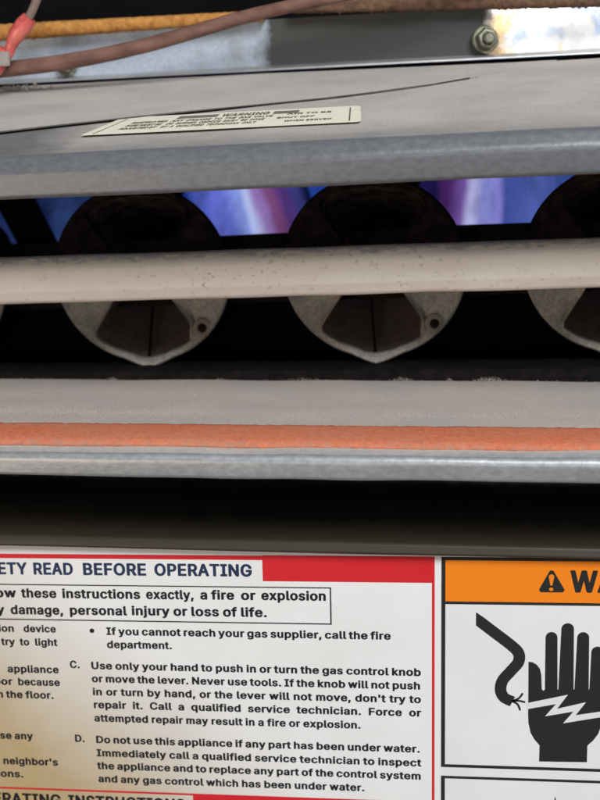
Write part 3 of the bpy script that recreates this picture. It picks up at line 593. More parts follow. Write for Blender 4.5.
'a':(389,[(117,-29),(148,-32),(184,-31),(214,-26),(244,-15),(268,-23),(340,-24),(358,-20),(371,-11),(375,1),(375,247),(370,295),(362,319),(353,337),(326,367),(286,391),(238,404),(184,408),(124,399),(76,379),(37,349),(18,325),(4,295),(5,283),(22,270),(88,251),(112,251),(130,259),(146,283),(160,297),(178,305),(196,307),(220,301),(230,289),(236,271),(237,253),(232,251),(124,236),(64,217),(28,193),(12,175),(1,157),(-6,133),(-7,97),(-2,67),(11,37),(31,13),(54,-5),(82,-19),(148,73),(136,83),(130,97),(131,115),(137,127),(160,140),(214,149),(232,151),(238,145),(234,115),(221,91),(207,79),(190,72),(166,70)],[(22,23,24),(24,21,22),(1,49,0),(48,0,49),(49,50,48),(53,54,37),(27,28,26),(25,26,28),(48,50,47),(46,47,50),(50,51,46),(45,46,51),(44,45,51),(43,44,51),(51,52,43),(42,43,52),(41,42,52),(40,41,52),(39,40,52),(52,53,39),(38,39,53),(53,37,38),(21,24,25),(20,21,25),(25,28,20),(28,19,20),(62,2,61),(31,17,30),(56,36,55),(61,2,3),(8,9,7),(6,7,9),(9,10,57),(35,57,10),(10,11,35),(34,35,11),(11,12,34),(12,13,34),(61,3,4),(60,61,4),(59,60,4),(4,5,59),(5,6,59),(6,9,59),(58,59,9),(9,57,58),(57,35,56),(36,56,35),(34,13,33),(13,14,33),(14,15,33),(32,33,15),(15,16,32),(31,32,16),(17,31,16),(2,62,1),(49,1,62),(37,54,55),(55,36,37),(19,28,29),(18,19,29),(29,30,18),(30,17,18)]),
'b':(424,[(187,-28),(243,-32),(291,-24),(335,-4),(372,26),(398,62),(416,104),(427,158),(427,218),(418,266),(402,308),(378,344),(351,370),(309,394),(261,406),(207,407),(153,396),(152,428),(151,512),(141,526),(117,533),(45,532),(23,524),(15,512),(15,2),(18,-10),(25,-16),(45,-23),(117,-24),(147,-14),(207,72),(192,80),(179,92),(162,122),(151,170),(152,218),(163,260),(182,290),(207,304),(231,305),(243,301),(258,290),(277,260),(288,218),(289,164),(279,122),(261,92),(249,80),(237,73),(225,71)],[(24,25,26),(26,27,24),(24,27,28),(22,23,21),(16,36,37),(37,38,16),(38,15,16),(0,30,29),(30,31,29),(31,32,29),(28,29,32),(32,33,28),(24,28,33),(34,24,33),(24,34,35),(23,24,35),(35,36,23),(36,16,23),(16,17,23),(21,23,17),(20,21,17),(17,18,20),(19,20,18),(48,49,1),(39,40,14),(6,7,44),(7,8,44),(48,1,2),(47,48,2),(2,3,47),(46,47,3),(3,4,46),(45,46,4),(4,5,45),(5,6,45),(6,44,45),(44,8,43),(8,9,43),(42,43,9),(9,10,42),(10,11,42),(41,42,11),(11,12,41),(12,13,41),(40,41,13),(14,40,13),(1,49,0),(30,0,49),(15,38,39),(39,14,15)]),
'c':(396,[(162,-28),(206,-32),(242,-30),(284,-20),(320,-4),(350,18),(374,44),(392,74),(401,104),(394,116),(380,124),(314,140),(296,141),(284,137),(272,130),(252,92),(230,75),(200,71),(176,80),(159,98),(148,116),(136,164),(134,194),(137,224),(144,248),(155,272),(169,290),(182,300),(200,305),(218,305),(230,301),(247,290),(260,272),(267,254),(278,244),(302,238),(326,242),(380,256),(392,263),(400,278),(394,296),(375,332),(347,362),(310,386),(266,402),(230,407),(194,408),(158,404),(128,395),(98,382),(69,362),(45,338),(28,314),(14,286),(5,260),(-3,206),(-1,146),(13,92),(38,48),(70,14),(116,-14)],[(56,57,21),(21,22,56),(55,56,22),(28,29,46),(1,17,0),(17,18,0),(27,28,47),(28,46,47),(0,18,60),(18,19,60),(59,60,19),(58,59,19),(19,20,58),(57,58,20),(21,57,20),(55,22,23),(54,55,23),(53,54,23),(23,24,53),(52,53,24),(24,25,52),(51,52,25),(50,51,25),(25,26,50),(49,50,26),(48,49,26),(26,27,48),(27,47,48),(16,2,3),(15,16,3),(33,34,32),(34,35,32),(30,31,44),(41,42,36),(8,9,7),(10,7,9),(39,40,38),(37,38,40),(7,10,6),(11,6,10),(41,36,37),(37,40,41),(15,3,4),(4,5,15),(5,6,15),(6,11,15),(14,15,11),(13,14,11),(12,13,11),(32,35,36),(36,42,32),(31,32,42),(42,43,31),(44,31,43),(17,1,2),(2,16,17),(30,44,29),(44,45,29),(46,29,45)]),
'd':(424,[(153,-28),(182,-32),(218,-31),(248,-26),(278,-14),(308,-24),(380,-23),(400,-16),(409,-4),(409,512),(404,521),(392,529),(368,533),(296,531),(281,524),(273,512),(272,397),(224,407),(182,408),(134,400),(98,385),(64,362),(37,332),(14,290),(2,248),(-4,200),(-1,146),(8,104),(23,68),(47,32),(74,7),(110,-15),(188,73),(176,80),(163,92),(144,128),(135,170),(137,224),(150,266),(170,293),(194,305),(224,302),(248,284),(266,248),(273,200),(271,152),(260,116),(240,86),(218,72),(200,71)],[(1,32,0),(32,33,0),(39,40,19),(40,18,19),(0,33,31),(33,34,31),(30,31,34),(29,30,34),(34,35,29),(28,29,35),(27,28,35),(35,36,27),(26,27,36),(25,26,36),(36,37,25),(24,25,37),(23,24,37),(37,38,23),(22,23,38),(21,22,38),(38,39,21),(20,21,39),(39,19,20),(49,2,48),(43,16,42),(48,2,3),(42,16,41),(17,41,16),(13,14,15),(7,8,6),(11,12,9),(9,10,11),(6,8,5),(8,9,44),(13,15,12),(48,3,4),(47,48,4),(46,47,4),(4,5,46),(5,8,46),(45,46,8),(8,44,45),(44,9,43),(16,43,9),(9,12,16),(12,15,16),(2,49,1),(32,1,49),(41,17,40),(18,40,17)]),
'e':(404,[(165,-28),(212,-32),(248,-30),(284,-22),(320,-8),(350,11),(374,34),(393,62),(403,92),(397,104),(386,111),(320,128),(302,129),(278,122),(271,116),(259,92),(242,77),(218,70),(194,72),(176,80),(156,98),(141,128),(138,140),(140,144),(374,145),(392,149),(404,158),(409,170),(405,248),(388,302),(361,344),(342,362),(317,380),(266,401),(206,408),(170,406),(140,400),(92,379),(69,362),(50,344),(32,320),(19,296),(9,272),(0,236),(-3,170),(1,134),(9,104),(32,56),(68,15),(92,-2),(116,-14),(140,247),(154,278),(165,290),(183,302),(200,306),(218,305),(230,300),(243,290),(262,260),(266,248),(260,245),(146,245)],[(45,46,22),(44,45,22),(51,23,62),(35,54,55),(55,34,35),(1,18,0),(18,19,0),(53,54,36),(54,35,36),(0,19,50),(49,50,19),(19,20,49),(48,49,20),(47,48,20),(20,21,47),(46,47,21),(22,46,21),(44,22,23),(23,51,44),(43,44,51),(42,43,51),(41,42,51),(40,41,51),(51,52,40),(39,40,52),(38,39,52),(37,38,52),(52,53,37),(53,36,37),(16,17,2),(12,13,14),(16,2,3),(12,14,15),(57,58,32),(32,33,57),(56,57,33),(11,5,6),(26,27,25),(11,6,7),(10,11,7),(7,8,10),(8,9,10),(25,27,24),(27,28,24),(16,3,4),(15,16,4),(4,5,15),(5,11,15),(12,15,11),(24,28,60),(28,29,60),(59,60,29),(29,30,59),(30,31,59),(58,59,31),(32,58,31),(2,17,1),(18,1,17),(62,23,61),(34,55,56),(56,33,34),(60,61,24),(61,23,24)]),
'f':(254,[(60,-20),(76,-24),(148,-24),(166,-18),(178,-8),(180,4),(180,298),(184,303),(244,305),(262,316),(266,328),(266,382),(262,389),(250,399),(238,402),(184,403),(180,406),(180,430),(184,442),(190,450),(232,445),(250,449),(262,459),(281,520),(276,532),(268,539),(226,551),(184,554),(142,548),(106,535),(77,514),(54,484),(44,448),(43,406),(-13,400),(-24,394),(-31,382),(-32,328),(-27,316),(-8,305),(34,303),(43,298),(43,-2),(50,-14)],[(36,37,34),(34,35,36),(41,33,40),(37,38,39),(39,40,37),(34,37,40),(40,33,34),(3,4,5),(3,5,2),(2,5,1),(43,0,42),(0,1,42),(1,5,42),(41,42,5),(16,6,7),(7,15,16),(20,26,19),(27,19,26),(15,7,14),(24,25,23),(8,9,10),(14,7,8),(8,10,14),(10,11,14),(11,12,14),(12,13,14),(21,22,20),(26,20,22),(22,23,26),(23,25,26),(41,5,6),(33,41,6),(6,16,33),(16,17,33),(32,33,17),(31,32,17),(17,18,31),(30,31,18),(29,30,18),(18,19,29),(28,29,19),(19,27,28)]),
'g':(425,[(155,-171),(194,-174),(236,-173),(272,-168),(308,-157),(338,-143),(362,-125),(381,-105),(396,-81),(405,-57),(410,-21),(410,381),(403,393),(380,403),(308,403),(293,399),(278,391),(258,399),(230,406),(194,408),(164,406),(122,396),(86,378),(54,351),(30,321),(15,291),(5,261),(-3,219),(-4,177),(1,135),(9,105),(20,81),(38,52),(62,27),(86,9),(110,-3),(140,-13),(170,-18),(206,-19),(236,-16),(266,-7),(273,-9),(270,-33),(262,-51),(248,-63),(224,-72),(200,-73),(176,-69),(157,-57),(132,-27),(122,-21),(104,-17),(80,-21),(18,-57),(13,-69),(16,-81),(33,-105),(57,-129),(98,-154),(182,87),(158,107),(141,141),(134,183),(138,231),(150,267),(170,293),(194,305),(224,303),(248,284),(266,249),(274,201),(271,153),(258,117),(238,93),(224,86),(212,83)],[(55,53,54),(57,52,56),(53,55,56),(56,52,53),(50,51,49),(0,47,58),(47,48,58),(37,59,36),(35,36,59),(59,60,35),(65,20,21),(58,48,57),(52,57,48),(48,49,52),(49,51,52),(35,60,34),(33,34,60),(32,33,60),(60,61,32),(31,32,61),(30,31,61),(29,30,61),(61,62,29),(28,29,62),(27,28,62),(62,63,27),(26,27,63),(25,26,63),(63,64,25),(24,25,64),(23,24,64),(22,23,64),(64,65,22),(65,21,22),(46,1,2),(45,46,2),(75,38,39),(74,75,39),(39,40,74),(40,73,74),(17,18,67),(66,67,18),(19,66,18),(13,14,11),(11,12,13),(7,8,42),(8,9,42),(9,10,42),(41,42,10),(70,71,10),(10,11,70),(69,70,11),(15,16,14),(45,2,3),(44,45,3),(3,4,44),(43,44,4),(4,5,43),(5,6,43),(6,7,43),(7,42,43),(73,40,41),(72,73,41),(41,10,72),(10,71,72),(69,11,68),(11,14,68),(14,16,68),(67,68,16),(17,67,16),(47,0,1),(1,46,47),(59,37,38),(38,75,59),(20,65,66),(66,19,20)]),
'h':(410,[(32,-20),(51,-24),(123,-23),(141,-17),(150,-8),(154,250),(159,268),(171,287),(189,301),(207,305),(225,303),(240,292),(251,274),(256,256),(258,4),(260,-8),(273,-19),(291,-24),(363,-24),(387,-15),(395,-2),(395,238),(392,280),(382,316),(366,346),(339,375),(303,395),(255,407),(201,407),(153,394),(152,508),(147,520),(135,529),(117,533),(51,533),(26,526),(19,520),(15,508),(15,4),(17,-8)],[(35,36,37),(38,39,0),(0,1,38),(1,2,38),(35,37,34),(30,31,32),(6,7,29),(7,8,29),(3,4,2),(38,2,4),(4,5,38),(37,38,5),(5,6,37),(6,29,37),(34,37,29),(33,34,29),(29,30,33),(30,32,33),(28,9,10),(14,15,16),(28,10,27),(19,20,18),(14,16,17),(17,18,14),(18,20,14),(20,21,14),(13,14,21),(21,22,13),(22,23,13),(12,13,23),(23,24,12),(24,25,12),(11,12,25),(25,26,11),(10,11,26),(27,10,26),(29,8,9),(9,28,29)]),
'i':(167,[(32,-20),(51,-24),(123,-23),(145,-14),(152,-2),(151,382),(144,394),(133,400),(117,403),(45,403),(23,394),(15,382),(15,-2),(21,-14),(51,424),(81,419),(111,422),(139,436),(156,454),(164,478),(163,496),(158,508),(141,529),(117,542),(81,548),(51,543),(27,530),(9,508),(3,484),(8,460),(27,437)],[(28,29,27),(15,25,14),(26,30,14),(14,25,26),(12,13,0),(0,1,12),(10,11,9),(27,29,30),(30,26,27),(23,16,17),(17,22,23),(21,18,19),(19,20,21),(3,4,2),(7,8,5),(5,6,7),(18,21,17),(22,17,21),(2,4,1),(12,1,4),(4,5,12),(11,12,5),(5,8,11),(9,11,8),(16,23,15),(23,24,15),(25,15,24)]),
'j':(167,[(-31,-163),(-12,-167),(30,-165),(60,-159),(83,-151),(103,-139),(123,-121),(135,-103),(145,-79),(152,-37),(152,377),(148,389),(132,400),(114,403),(42,402),(24,395),(15,383),(14,-37),(6,-61),(-30,-66),(-46,-79),(-48,-145),(-42,-155),(74,419),(102,420),(132,431),(152,449),(163,473),(162,497),(149,521),(126,538),(96,547),(66,546),(36,536),(13,515),(4,491),(5,467),(20,443),(42,428)],[(22,0,21),(21,0,1),(1,18,21),(20,21,18),(18,19,20),(15,16,14),(38,33,37),(34,37,33),(18,1,2),(2,3,18),(35,36,37),(37,34,35),(24,31,23),(32,23,31),(31,24,30),(28,26,27),(29,25,26),(26,28,29),(12,13,10),(10,11,12),(30,24,25),(25,29,30),(18,3,4),(4,5,18),(5,6,18),(6,7,18),(17,18,7),(7,8,17),(8,9,17),(9,10,17),(16,17,10),(10,13,16),(14,16,13),(23,32,38),(33,38,32)]),
'k':(381,[(32,-20),(51,-24),(117,-24),(135,-20),(147,-12),(152,-2),(153,125),(258,-8),(273,-20),(291,-24),(375,-24),(393,-20),(405,-12),(410,-2),(407,10),(245,214),(387,361),(395,370),(398,382),(390,394),(379,400),(357,403),(285,403),(267,400),(254,394),(153,291),(151,514),(140,526),(117,533),(45,532),(27,526),(19,520),(15,508),(15,-2),(21,-13)],[(33,34,0),(0,1,33),(29,30,32),(31,32,30),(4,5,3),(2,3,5),(5,6,2),(27,28,26),(2,6,1),(33,1,6),(6,25,33),(32,33,25),(25,26,32),(26,28,32),(29,32,28),(8,9,7),(24,15,22),(23,24,22),(20,16,19),(14,12,13),(12,14,11),(19,16,17),(17,18,19),(11,14,10),(9,10,14),(7,9,14),(15,7,14),(22,15,16),(21,22,16),(16,20,21),(7,15,6),(25,6,15),(15,24,25)]),
'l':(189,[(99,-22),(141,-26),(183,-22),(207,-15),(217,-4),(219,2),(208,56),(201,68),(183,77),(159,77),(153,80),(153,83),(151,512),(143,524),(129,531),(45,532),(23,524),(15,512),(16,62),(25,32),(42,8),(69,-12)],[(16,17,15),(4,5,3),(7,8,6),(3,5,2),(5,6,2),(9,2,6),(6,8,9),(2,9,1),(9,10,1),(0,1,10),(21,0,10),(20,21,10),(19,20,10),(18,19,10),(10,11,18),(17,18,11),(11,12,17),(15,17,12),(14,15,12),(13,14,12)]),
'm':(610,[(32,-20),(51,-24),(123,-23),(141,-17),(150,-8),(152,4),(153,256),(158,274),(170,292),(183,302),(195,306),(207,306),(221,298),(230,286),(235,274),(236,-2),(238,-8),(249,-18),(273,-24),(345,-23),(363,-17),(371,-8),(373,4),(373,250),(376,268),(388,292),(405,304),(429,305),(448,292),(456,274),(458,256),(458,4),(460,-8),(465,-14),(477,-21),(495,-24),(567,-23),(588,-14),(595,-2),(593,280),(581,328),(555,366),(535,382),(513,395),(483,405),(453,409),(417,409),(381,402),(351,391),(321,372),(303,387),(285,397),(261,405),(237,409),(189,407),(147,394),(117,403),(51,403),(27,397),(15,382),(15,-2),(21,-13)],[(60,61,0),(0,1,60),(57,58,59),(4,5,3),(2,3,5),(2,5,1),(60,1,5),(5,6,60),(59,60,6),(6,7,59),(57,59,7),(7,56,57),(54,10,11),(16,17,15),(15,17,18),(50,51,12),(51,52,12),(11,12,52),(52,53,11),(54,11,53),(56,7,8),(55,56,8),(8,9,55),(9,10,55),(10,54,55),(20,21,22),(20,22,19),(46,27,45),(27,46,26),(47,26,46),(24,25,49),(48,49,25),(25,26,48),(26,47,48),(31,32,33),(33,34,31),(34,35,31),(37,38,36),(36,38,35),(31,35,38),(30,31,38),(38,39,30),(29,30,39),(39,40,29),(40,41,29),(29,41,28),(41,42,28),(42,43,28),(43,44,28),(27,28,44),(45,27,44),(19,22,18),(15,18,22),(22,23,15),(14,15,23),(23,24,14),(24,49,14),(13,14,49),(12,13,49),(50,12,49)]),
'n':(410,[(32,-20),(51,-24),(123,-23),(141,-17),(150,-8),(152,4),(153,244),(157,262),(165,280),(177,293),(195,303),(219,304),(234,298),(245,286),(255,262),(258,232),(258,-2),(265,-14),(279,-21),(297,-24),(363,-24),(378,-20),(388,-14),(395,-2),(395,106),(395,250),(391,286),(385,310),(373,334),(357,358),(339,374),(297,397),(249,407),(195,406),(147,391),(131,400),(117,403),(51,403),(33,400),(17,388),(15,376),(15,-2),(21,-13)],[(42,0,41),(41,0,1),(36,37,40),(37,38,40),(39,40,38),(4,5,3),(8,9,34),(9,10,34),(10,33,34),(3,5,2),(1,2,5),(41,1,5),(5,6,41),(40,41,6),(6,7,40),(7,8,40),(36,40,8),(8,34,36),(34,35,36),(11,12,32),(16,17,18),(18,19,16),(12,13,31),(32,12,31),(22,23,21),(20,21,23),(23,24,20),(20,24,19),(16,19,24),(15,16,24),(24,25,15),(14,15,25),(25,26,14),(26,27,14),(27,28,14),(13,14,28),(28,29,13),(29,30,13),(31,13,30),(33,10,11),(11,32,33)]),
'o':(415,[(162,-28),(206,-32),(254,-28),(290,-18),(326,0),(359,26),(383,56),(402,92),(413,128),(419,176),(416,230),(406,272),(391,308),(368,340),(338,368),(302,389),(256,404),(212,408),(170,406),(128,395),(92,378),(56,350),(32,320),(13,284),(2,248),(-4,200),(-2,152),(9,104),(25,68),(50,33),(80,6),(116,-14),(188,73),(164,92),(151,110),(144,128),(135,170),(137,224),(151,266),(163,284),(176,296),(200,305),(229,302),(254,281),(272,248),(281,200),(278,152),(264,110),(242,82),(218,71)],[(18,40,41),(40,18,19),(0,32,31),(32,33,31),(30,31,33),(33,34,30),(29,30,34),(28,29,34),(34,35,28),(27,28,35),(35,36,27),(26,27,36),(25,26,36),(36,37,25),(24,25,37),(23,24,37),(37,38,23),(22,23,38),(21,22,38),(38,39,21),(20,21,39),(39,40,20),(40,19,20),(49,1,2),(2,48,49),(17,42,16),(48,2,3),(3,4,48),(47,48,4),(4,5,47),(5,6,47),(6,7,47),(46,47,7),(7,8,46),(8,9,46),(45,46,9),(9,10,45),(10,11,45),(44,45,11),(11,12,44),(12,13,44),(43,44,13),(13,14,43),(14,15,43),(42,43,15),(16,42,15),(32,0,1),(1,49,32),(42,17,41),(18,41,17)]),
'p':(424,[(32,-163),(51,-167),(117,-167),(135,-163),(147,-154),(152,-145),(153,-18),(183,-27),(219,-32),(261,-30),(291,-24),(319,-13),(349,5),(375,29),(393,53),(411,89),(423,131),(428,173),(427,221),(419,263),(406,299),(387,333),(363,359),(340,377),(315,391),(285,402),(249,408),(195,406),(171,401),(147,391),(135,399),(117,403),(51,403),(33,400),(18,389),(15,377),(15,-145),(21,-155),(219,71),(195,78),(181,89),(168,107),(155,143),(151,191),(156,239),(171,275),(194,299),(219,306),(246,299),(269,275),(284,239),(290,191),(285,143),(272,107),(249,80),(237,73)],[(37,0,36),(0,1,36),(34,35,33),(29,30,31),(31,32,35),(33,35,32),(41,42,6),(7,39,6),(39,40,6),(41,6,40),(3,4,5),(2,3,5),(5,6,2),(1,2,6),(36,1,6),(6,42,36),(35,36,42),(42,43,35),(43,44,35),(44,45,35),(31,35,45),(29,31,45),(45,46,29),(46,28,29),(48,26,47),(55,9,10),(54,55,10),(26,48,25),(54,10,11),(11,12,54),(53,54,12),(12,13,53),(13,14,53),(14,15,53),(52,53,15),(15,16,52),(51,52,16),(16,17,51),(17,18,51),(50,51,18),(18,19,50),(19,20,50),(49,50,20),(20,21,49),(21,22,49),(22,23,49),(48,49,23),(23,24,48),(25,48,24),(9,55,8),(55,38,8),(7,8,38),(39,7,38),(28,46,47),(27,28,47),(47,26,27)]),
'q':(424,[(290,-163),(308,-167),(380,-166),(403,-157),(410,-145),(409,383),(398,397),(374,403),(308,403),(290,399),(278,391),(248,402),(206,408),(164,406),(128,398),(86,378),(56,354),(32,323),(13,287),(1,245),(-4,203),(-2,155),(7,107),(24,65),(45,35),(74,7),(105,-13),(140,-25),(182,-32),(230,-30),(272,-18),(273,-145),(280,-157),(200,71),(188,73),(172,83),(149,113),(137,155),(135,203),(142,245),(159,281),(182,301),(194,305),(212,305),(224,302),(238,293),(250,281),(260,263),(271,227),(274,179),(268,137),(253,101),(229,77),(218,73)],[(33,34,28),(28,34,27),(34,35,27),(41,42,13),(42,12,13),(27,35,26),(25,26,35),(35,36,25),(24,25,36),(23,24,36),(22,23,36),(36,37,22),(21,22,37),(37,38,21),(20,21,38),(19,20,38),(38,39,19),(18,19,39),(17,18,39),(39,40,17),(16,17,40),(15,16,40),(40,41,15),(14,15,41),(41,13,14),(30,50,51),(53,29,30),(52,53,30),(30,51,52),(43,44,11),(32,0,31),(0,1,31),(3,4,2),(5,6,7),(2,4,1),(4,5,49),(9,10,8),(31,1,30),(1,4,30),(50,30,4),(4,49,50),(49,5,48),(47,48,5),(5,7,47),(7,8,47),(46,47,8),(8,10,46),(45,46,10),(44,45,10),(11,44,10),(33,28,29),(29,53,33),(12,42,43),(43,11,12)]),
'r':(259,[(32,-20),(51,-24),(123,-23),(141,-17),(150,-8),(154,256),(165,280),(187,298),(207,302),(255,299),(268,304),(279,314),(281,322),(281,388),(271,400),(257,406),(195,408),(141,395),(117,403),(51,403),(33,400),(17,388),(15,376),(15,-2),(21,-13)],[(24,0,23),(21,22,20),(23,0,1),(1,2,23),(18,19,22),(20,22,19),(16,7,8),(11,12,10),(9,10,12),(12,13,15),(13,14,15),(9,12,8),(12,15,8),(16,8,15),(2,3,4),(23,2,4),(4,5,23),(22,23,5),(5,6,22),(18,22,6),(17,18,6),(6,7,17),(7,16,17)]),
's':(365,[(134,-28),(172,-32),(214,-31),(250,-24),(286,-11),(316,6),(338,26),(355,50),(366,80),(369,116),(363,146),(350,170),(328,194),(299,212),(274,223),(166,251),(154,259),(149,266),(147,284),(154,296),(166,304),(184,308),(202,307),(211,302),(222,290),(235,266),(244,259),(262,254),(280,254),(340,268),(352,273),(361,284),(361,296),(352,320),(338,344),(322,362),(304,377),(280,390),(232,405),(190,408),(154,406),(118,399),(88,387),(58,369),(37,350),(21,326),(12,302),(9,272),(13,242),(27,212),(48,188),(94,161),(124,151),(208,130),(220,124),(227,116),(230,98),(224,86),(208,74),(190,70),(166,71),(148,80),(138,92),(129,116),(118,125),(106,129),(88,130),(22,117),(10,112),(1,104),(-2,92),(7,62),(20,38),(35,20),(56,2),(77,-10),(106,-22)],[(69,70,68),(73,66,72),(66,67,72),(71,72,67),(70,71,67),(68,70,67),(62,63,65),(64,65,63),(1,60,0),(60,61,0),(76,0,61),(15,16,52),(51,52,16),(19,20,41),(20,40,41),(76,61,75),(61,62,75),(74,75,62),(73,74,62),(66,73,62),(62,65,66),(51,16,50),(16,17,50),(49,50,17),(48,49,17),(47,48,17),(17,18,47),(46,47,18),(45,46,18),(44,45,18),(43,44,18),(18,19,43),(42,43,19),(19,41,42),(22,39,21),(2,58,59),(25,26,27),(25,27,24),(58,2,3),(53,54,14),(22,23,38),(39,22,38),(34,35,28),(31,32,30),(29,30,32),(33,29,32),(29,33,28),(34,28,33),(58,3,4),(57,58,4),(4,5,57),(5,6,57),(56,57,6),(6,7,56),(7,8,56),(8,9,56),(9,10,56),(55,56,10),(10,11,55),(11,12,55),(12,13,55),(54,55,13),(14,54,13),(24,27,28),(28,35,24),(35,36,24),(36,37,24),(23,24,37),(38,23,37),(2,59,1),(60,1,59),(15,52,53),(53,14,15),(40,20,21),(21,39,40)]),
't':(227,[(127,-24),(172,-28),(214,-24),(238,-16),(249,-6),(251,0),(240,54),(234,66),(226,72),(208,77),(172,74),(167,78),(165,84),(164,300),(172,303),(214,304),(233,312),(241,324),(242,378),(238,390),(220,401),(166,405),(164,408),(164,474),(160,481),(148,490),(130,495),(58,495),(40,489),(29,480),(27,474),(27,408),(22,404),(-2,403),(-20,397),(-28,390),(-32,378),(-32,330),(-29,318),(-11,306),(22,303),(27,300),(27,90),(34,48),(47,24),(70,0),(94,-14)],[(34,35,36),(41,32,40),(37,38,39),(39,40,37),(40,32,37),(36,37,32),(32,33,36),(34,36,33),(29,30,28),(26,27,31),(30,31,27),(28,30,27),(32,41,31),(10,1,2),(2,9,10),(21,13,14),(4,5,3),(7,8,6),(15,16,17),(17,18,15),(20,15,18),(18,19,20),(3,5,2),(5,6,2),(9,2,6),(6,8,9),(15,20,14),(21,14,20),(1,10,0),(10,11,0),(46,0,11),(45,46,11),(44,45,11),(11,12,44),(43,44,12),(42,43,12),(12,13,42),(41,42,13),(13,21,41),(31,41,21),(21,22,31),(26,31,22),(22,23,26),(25,26,23),(23,24,25)]),
'u':(410,[(140,-25),(171,-29),(201,-28),(231,-23),(261,-13),(291,-24),(363,-24),(380,-19),(389,-13),(395,-1),(395,377),(393,388),(387,394),(363,403),(291,403),(273,398),(261,388),(258,377),(258,149),(255,125),(249,107),(229,83),(217,77),(201,74),(189,76),(174,83),(158,107),(152,143),(152,377),(149,389),(135,399),(111,403),(45,403),(27,397),(18,389),(15,377),(15,137),(17,107),(23,77),(39,41),(64,11),(99,-12)],[(32,33,35),(34,35,33),(2,24,1),(1,24,0),(24,25,0),(30,31,28),(29,30,28),(0,25,41),(40,41,25),(25,26,40),(39,40,26),(38,39,26),(37,38,26),(26,27,37),(36,37,27),(35,36,27),(27,28,35),(28,31,35),(32,35,31),(22,23,3),(22,3,4),(21,22,4),(20,21,4),(7,8,9),(10,11,12),(7,9,6),(13,14,10),(10,12,13),(20,4,5),(5,6,20),(6,9,20),(19,20,9),(18,19,9),(9,10,18),(17,18,10),(10,14,17),(14,15,17),(16,17,15),(3,23,2),(24,2,23)]),
'v':(389,[(142,-20),(159,-24),(231,-24),(249,-19),(262,-8),(409,376),(407,388),(401,394),(381,402),(297,403),(275,394),(267,382),(208,220),(195,184),(122,382),(114,394),(103,400),(87,403),(9,403),(-13,394),(-20,382),(-18,370),(124,-2),(132,-14)],[(20,21,19),(17,18,21),(19,21,18),(23,0,22),(0,1,22),(17,21,14),(16,17,14),(14,15,16),(3,4,2),(13,2,4),(12,13,4),(6,7,5),(8,9,5),(5,7,8),(12,4,5),(11,12,5),(5,9,11),(9,10,11),(22,1,2),(2,13,22),(21,22,13),(14,21,13)]),
'w':(567,[(117,-20),(135,-24),(201,-24),(219,-20),(231,-13),(237,-2),(279,144),(285,157),(330,-2),(338,-14),(351,-21),(369,-24),(435,-24),(450,-20),(460,-14),(468,-2),(582,382),(573,395),(549,403),(477,403),(453,396),(442,382),(411,269),(399,226),(354,382),(346,394),(336,400),(321,403),(243,403),(222,394),(214,382),(171,224),(125,382),(117,394),(105,401),(87,403),(15,403),(-7,394),(-15,382),(-13,370),(100,-2),(107,-14)],[(35,36,39),(36,37,39),(38,39,37),(41,0,40),(3,4,5),(3,5,2),(28,29,30),(40,0,1),(1,2,40),(2,5,40),(5,6,40),(6,31,40),(39,40,31),(31,32,39),(35,39,32),(34,35,32),(33,34,32),(8,9,10),(10,11,8),(7,8,23),(23,24,7),(26,27,24),(24,25,26),(17,18,16),(16,18,19),(14,15,13),(12,13,15),(21,22,16),(16,19,21),(20,21,19),(12,15,11),(8,11,15),(23,8,15),(15,16,23),(16,22,23),(31,6,7),(30,31,7),(7,24,30),(24,27,30),(28,30,27)]),
'x':(379,[(0,-20),(19,-24),(91,-24),(115,-19),(127,-8),(187,82),(193,81),(251,-8),(265,-20),(283,-24),(361,-24),(379,-20),(389,-14),(396,-2),(392,10),(267,190),(387,370),(389,382),(382,394),(371,400),(355,403),(277,403),(259,398),(246,388),(193,307),(187,308),(135,388),(121,399),(103,403),(25,403),(7,399),(-5,390),(-9,382),(-6,370),(113,196),(-14,10),(-17,4),(-15,-8)],[(36,37,35),(31,33,30),(35,37,0),(0,1,35),(33,31,32),(2,3,4),(4,5,34),(25,26,34),(26,27,28),(35,1,2),(2,4,35),(4,34,35),(34,26,33),(26,28,33),(28,29,33),(30,33,29),(8,9,7),(6,7,15),(23,24,15),(21,22,23),(13,14,12),(12,14,11),(10,11,14),(19,20,16),(18,19,16),(16,17,18),(10,14,9),(7,9,14),(15,7,14),(23,15,16),(21,23,16),(16,20,21),(6,15,5),(34,5,15),(15,24,34),(25,34,24)]),
'y':(389,[(49,-165),(81,-169),(111,-168),(141,-162),(166,-153),(189,-138),(207,-121),(224,-99),(239,-69),(409,381),(399,395),(375,403),(297,403),(274,393),(267,381),(206,213),(195,184),(123,381),(116,393),(105,399),(87,403),(15,403),(-4,399),(-19,387),(-20,375),(123,-3),(108,-45),(96,-63),(87,-65),(63,-62),(45,-64),(33,-70),(24,-81),(10,-141),(21,-156)],[(23,24,22),(22,24,21),(0,1,28),(29,0,28),(33,34,0),(32,33,0),(0,29,32),(29,30,32),(31,32,30),(21,24,20),(10,11,9),(9,11,14),(11,12,14),(12,13,14),(16,25,8),(15,16,8),(8,9,15),(9,14,15),(28,1,2),(27,28,2),(2,3,27),(3,4,27),(4,5,27),(26,27,5),(5,6,26),(6,7,26),(7,8,26),(8,25,26),(25,16,24),(16,17,24),(20,24,17),(19,20,17),(17,18,19)]),
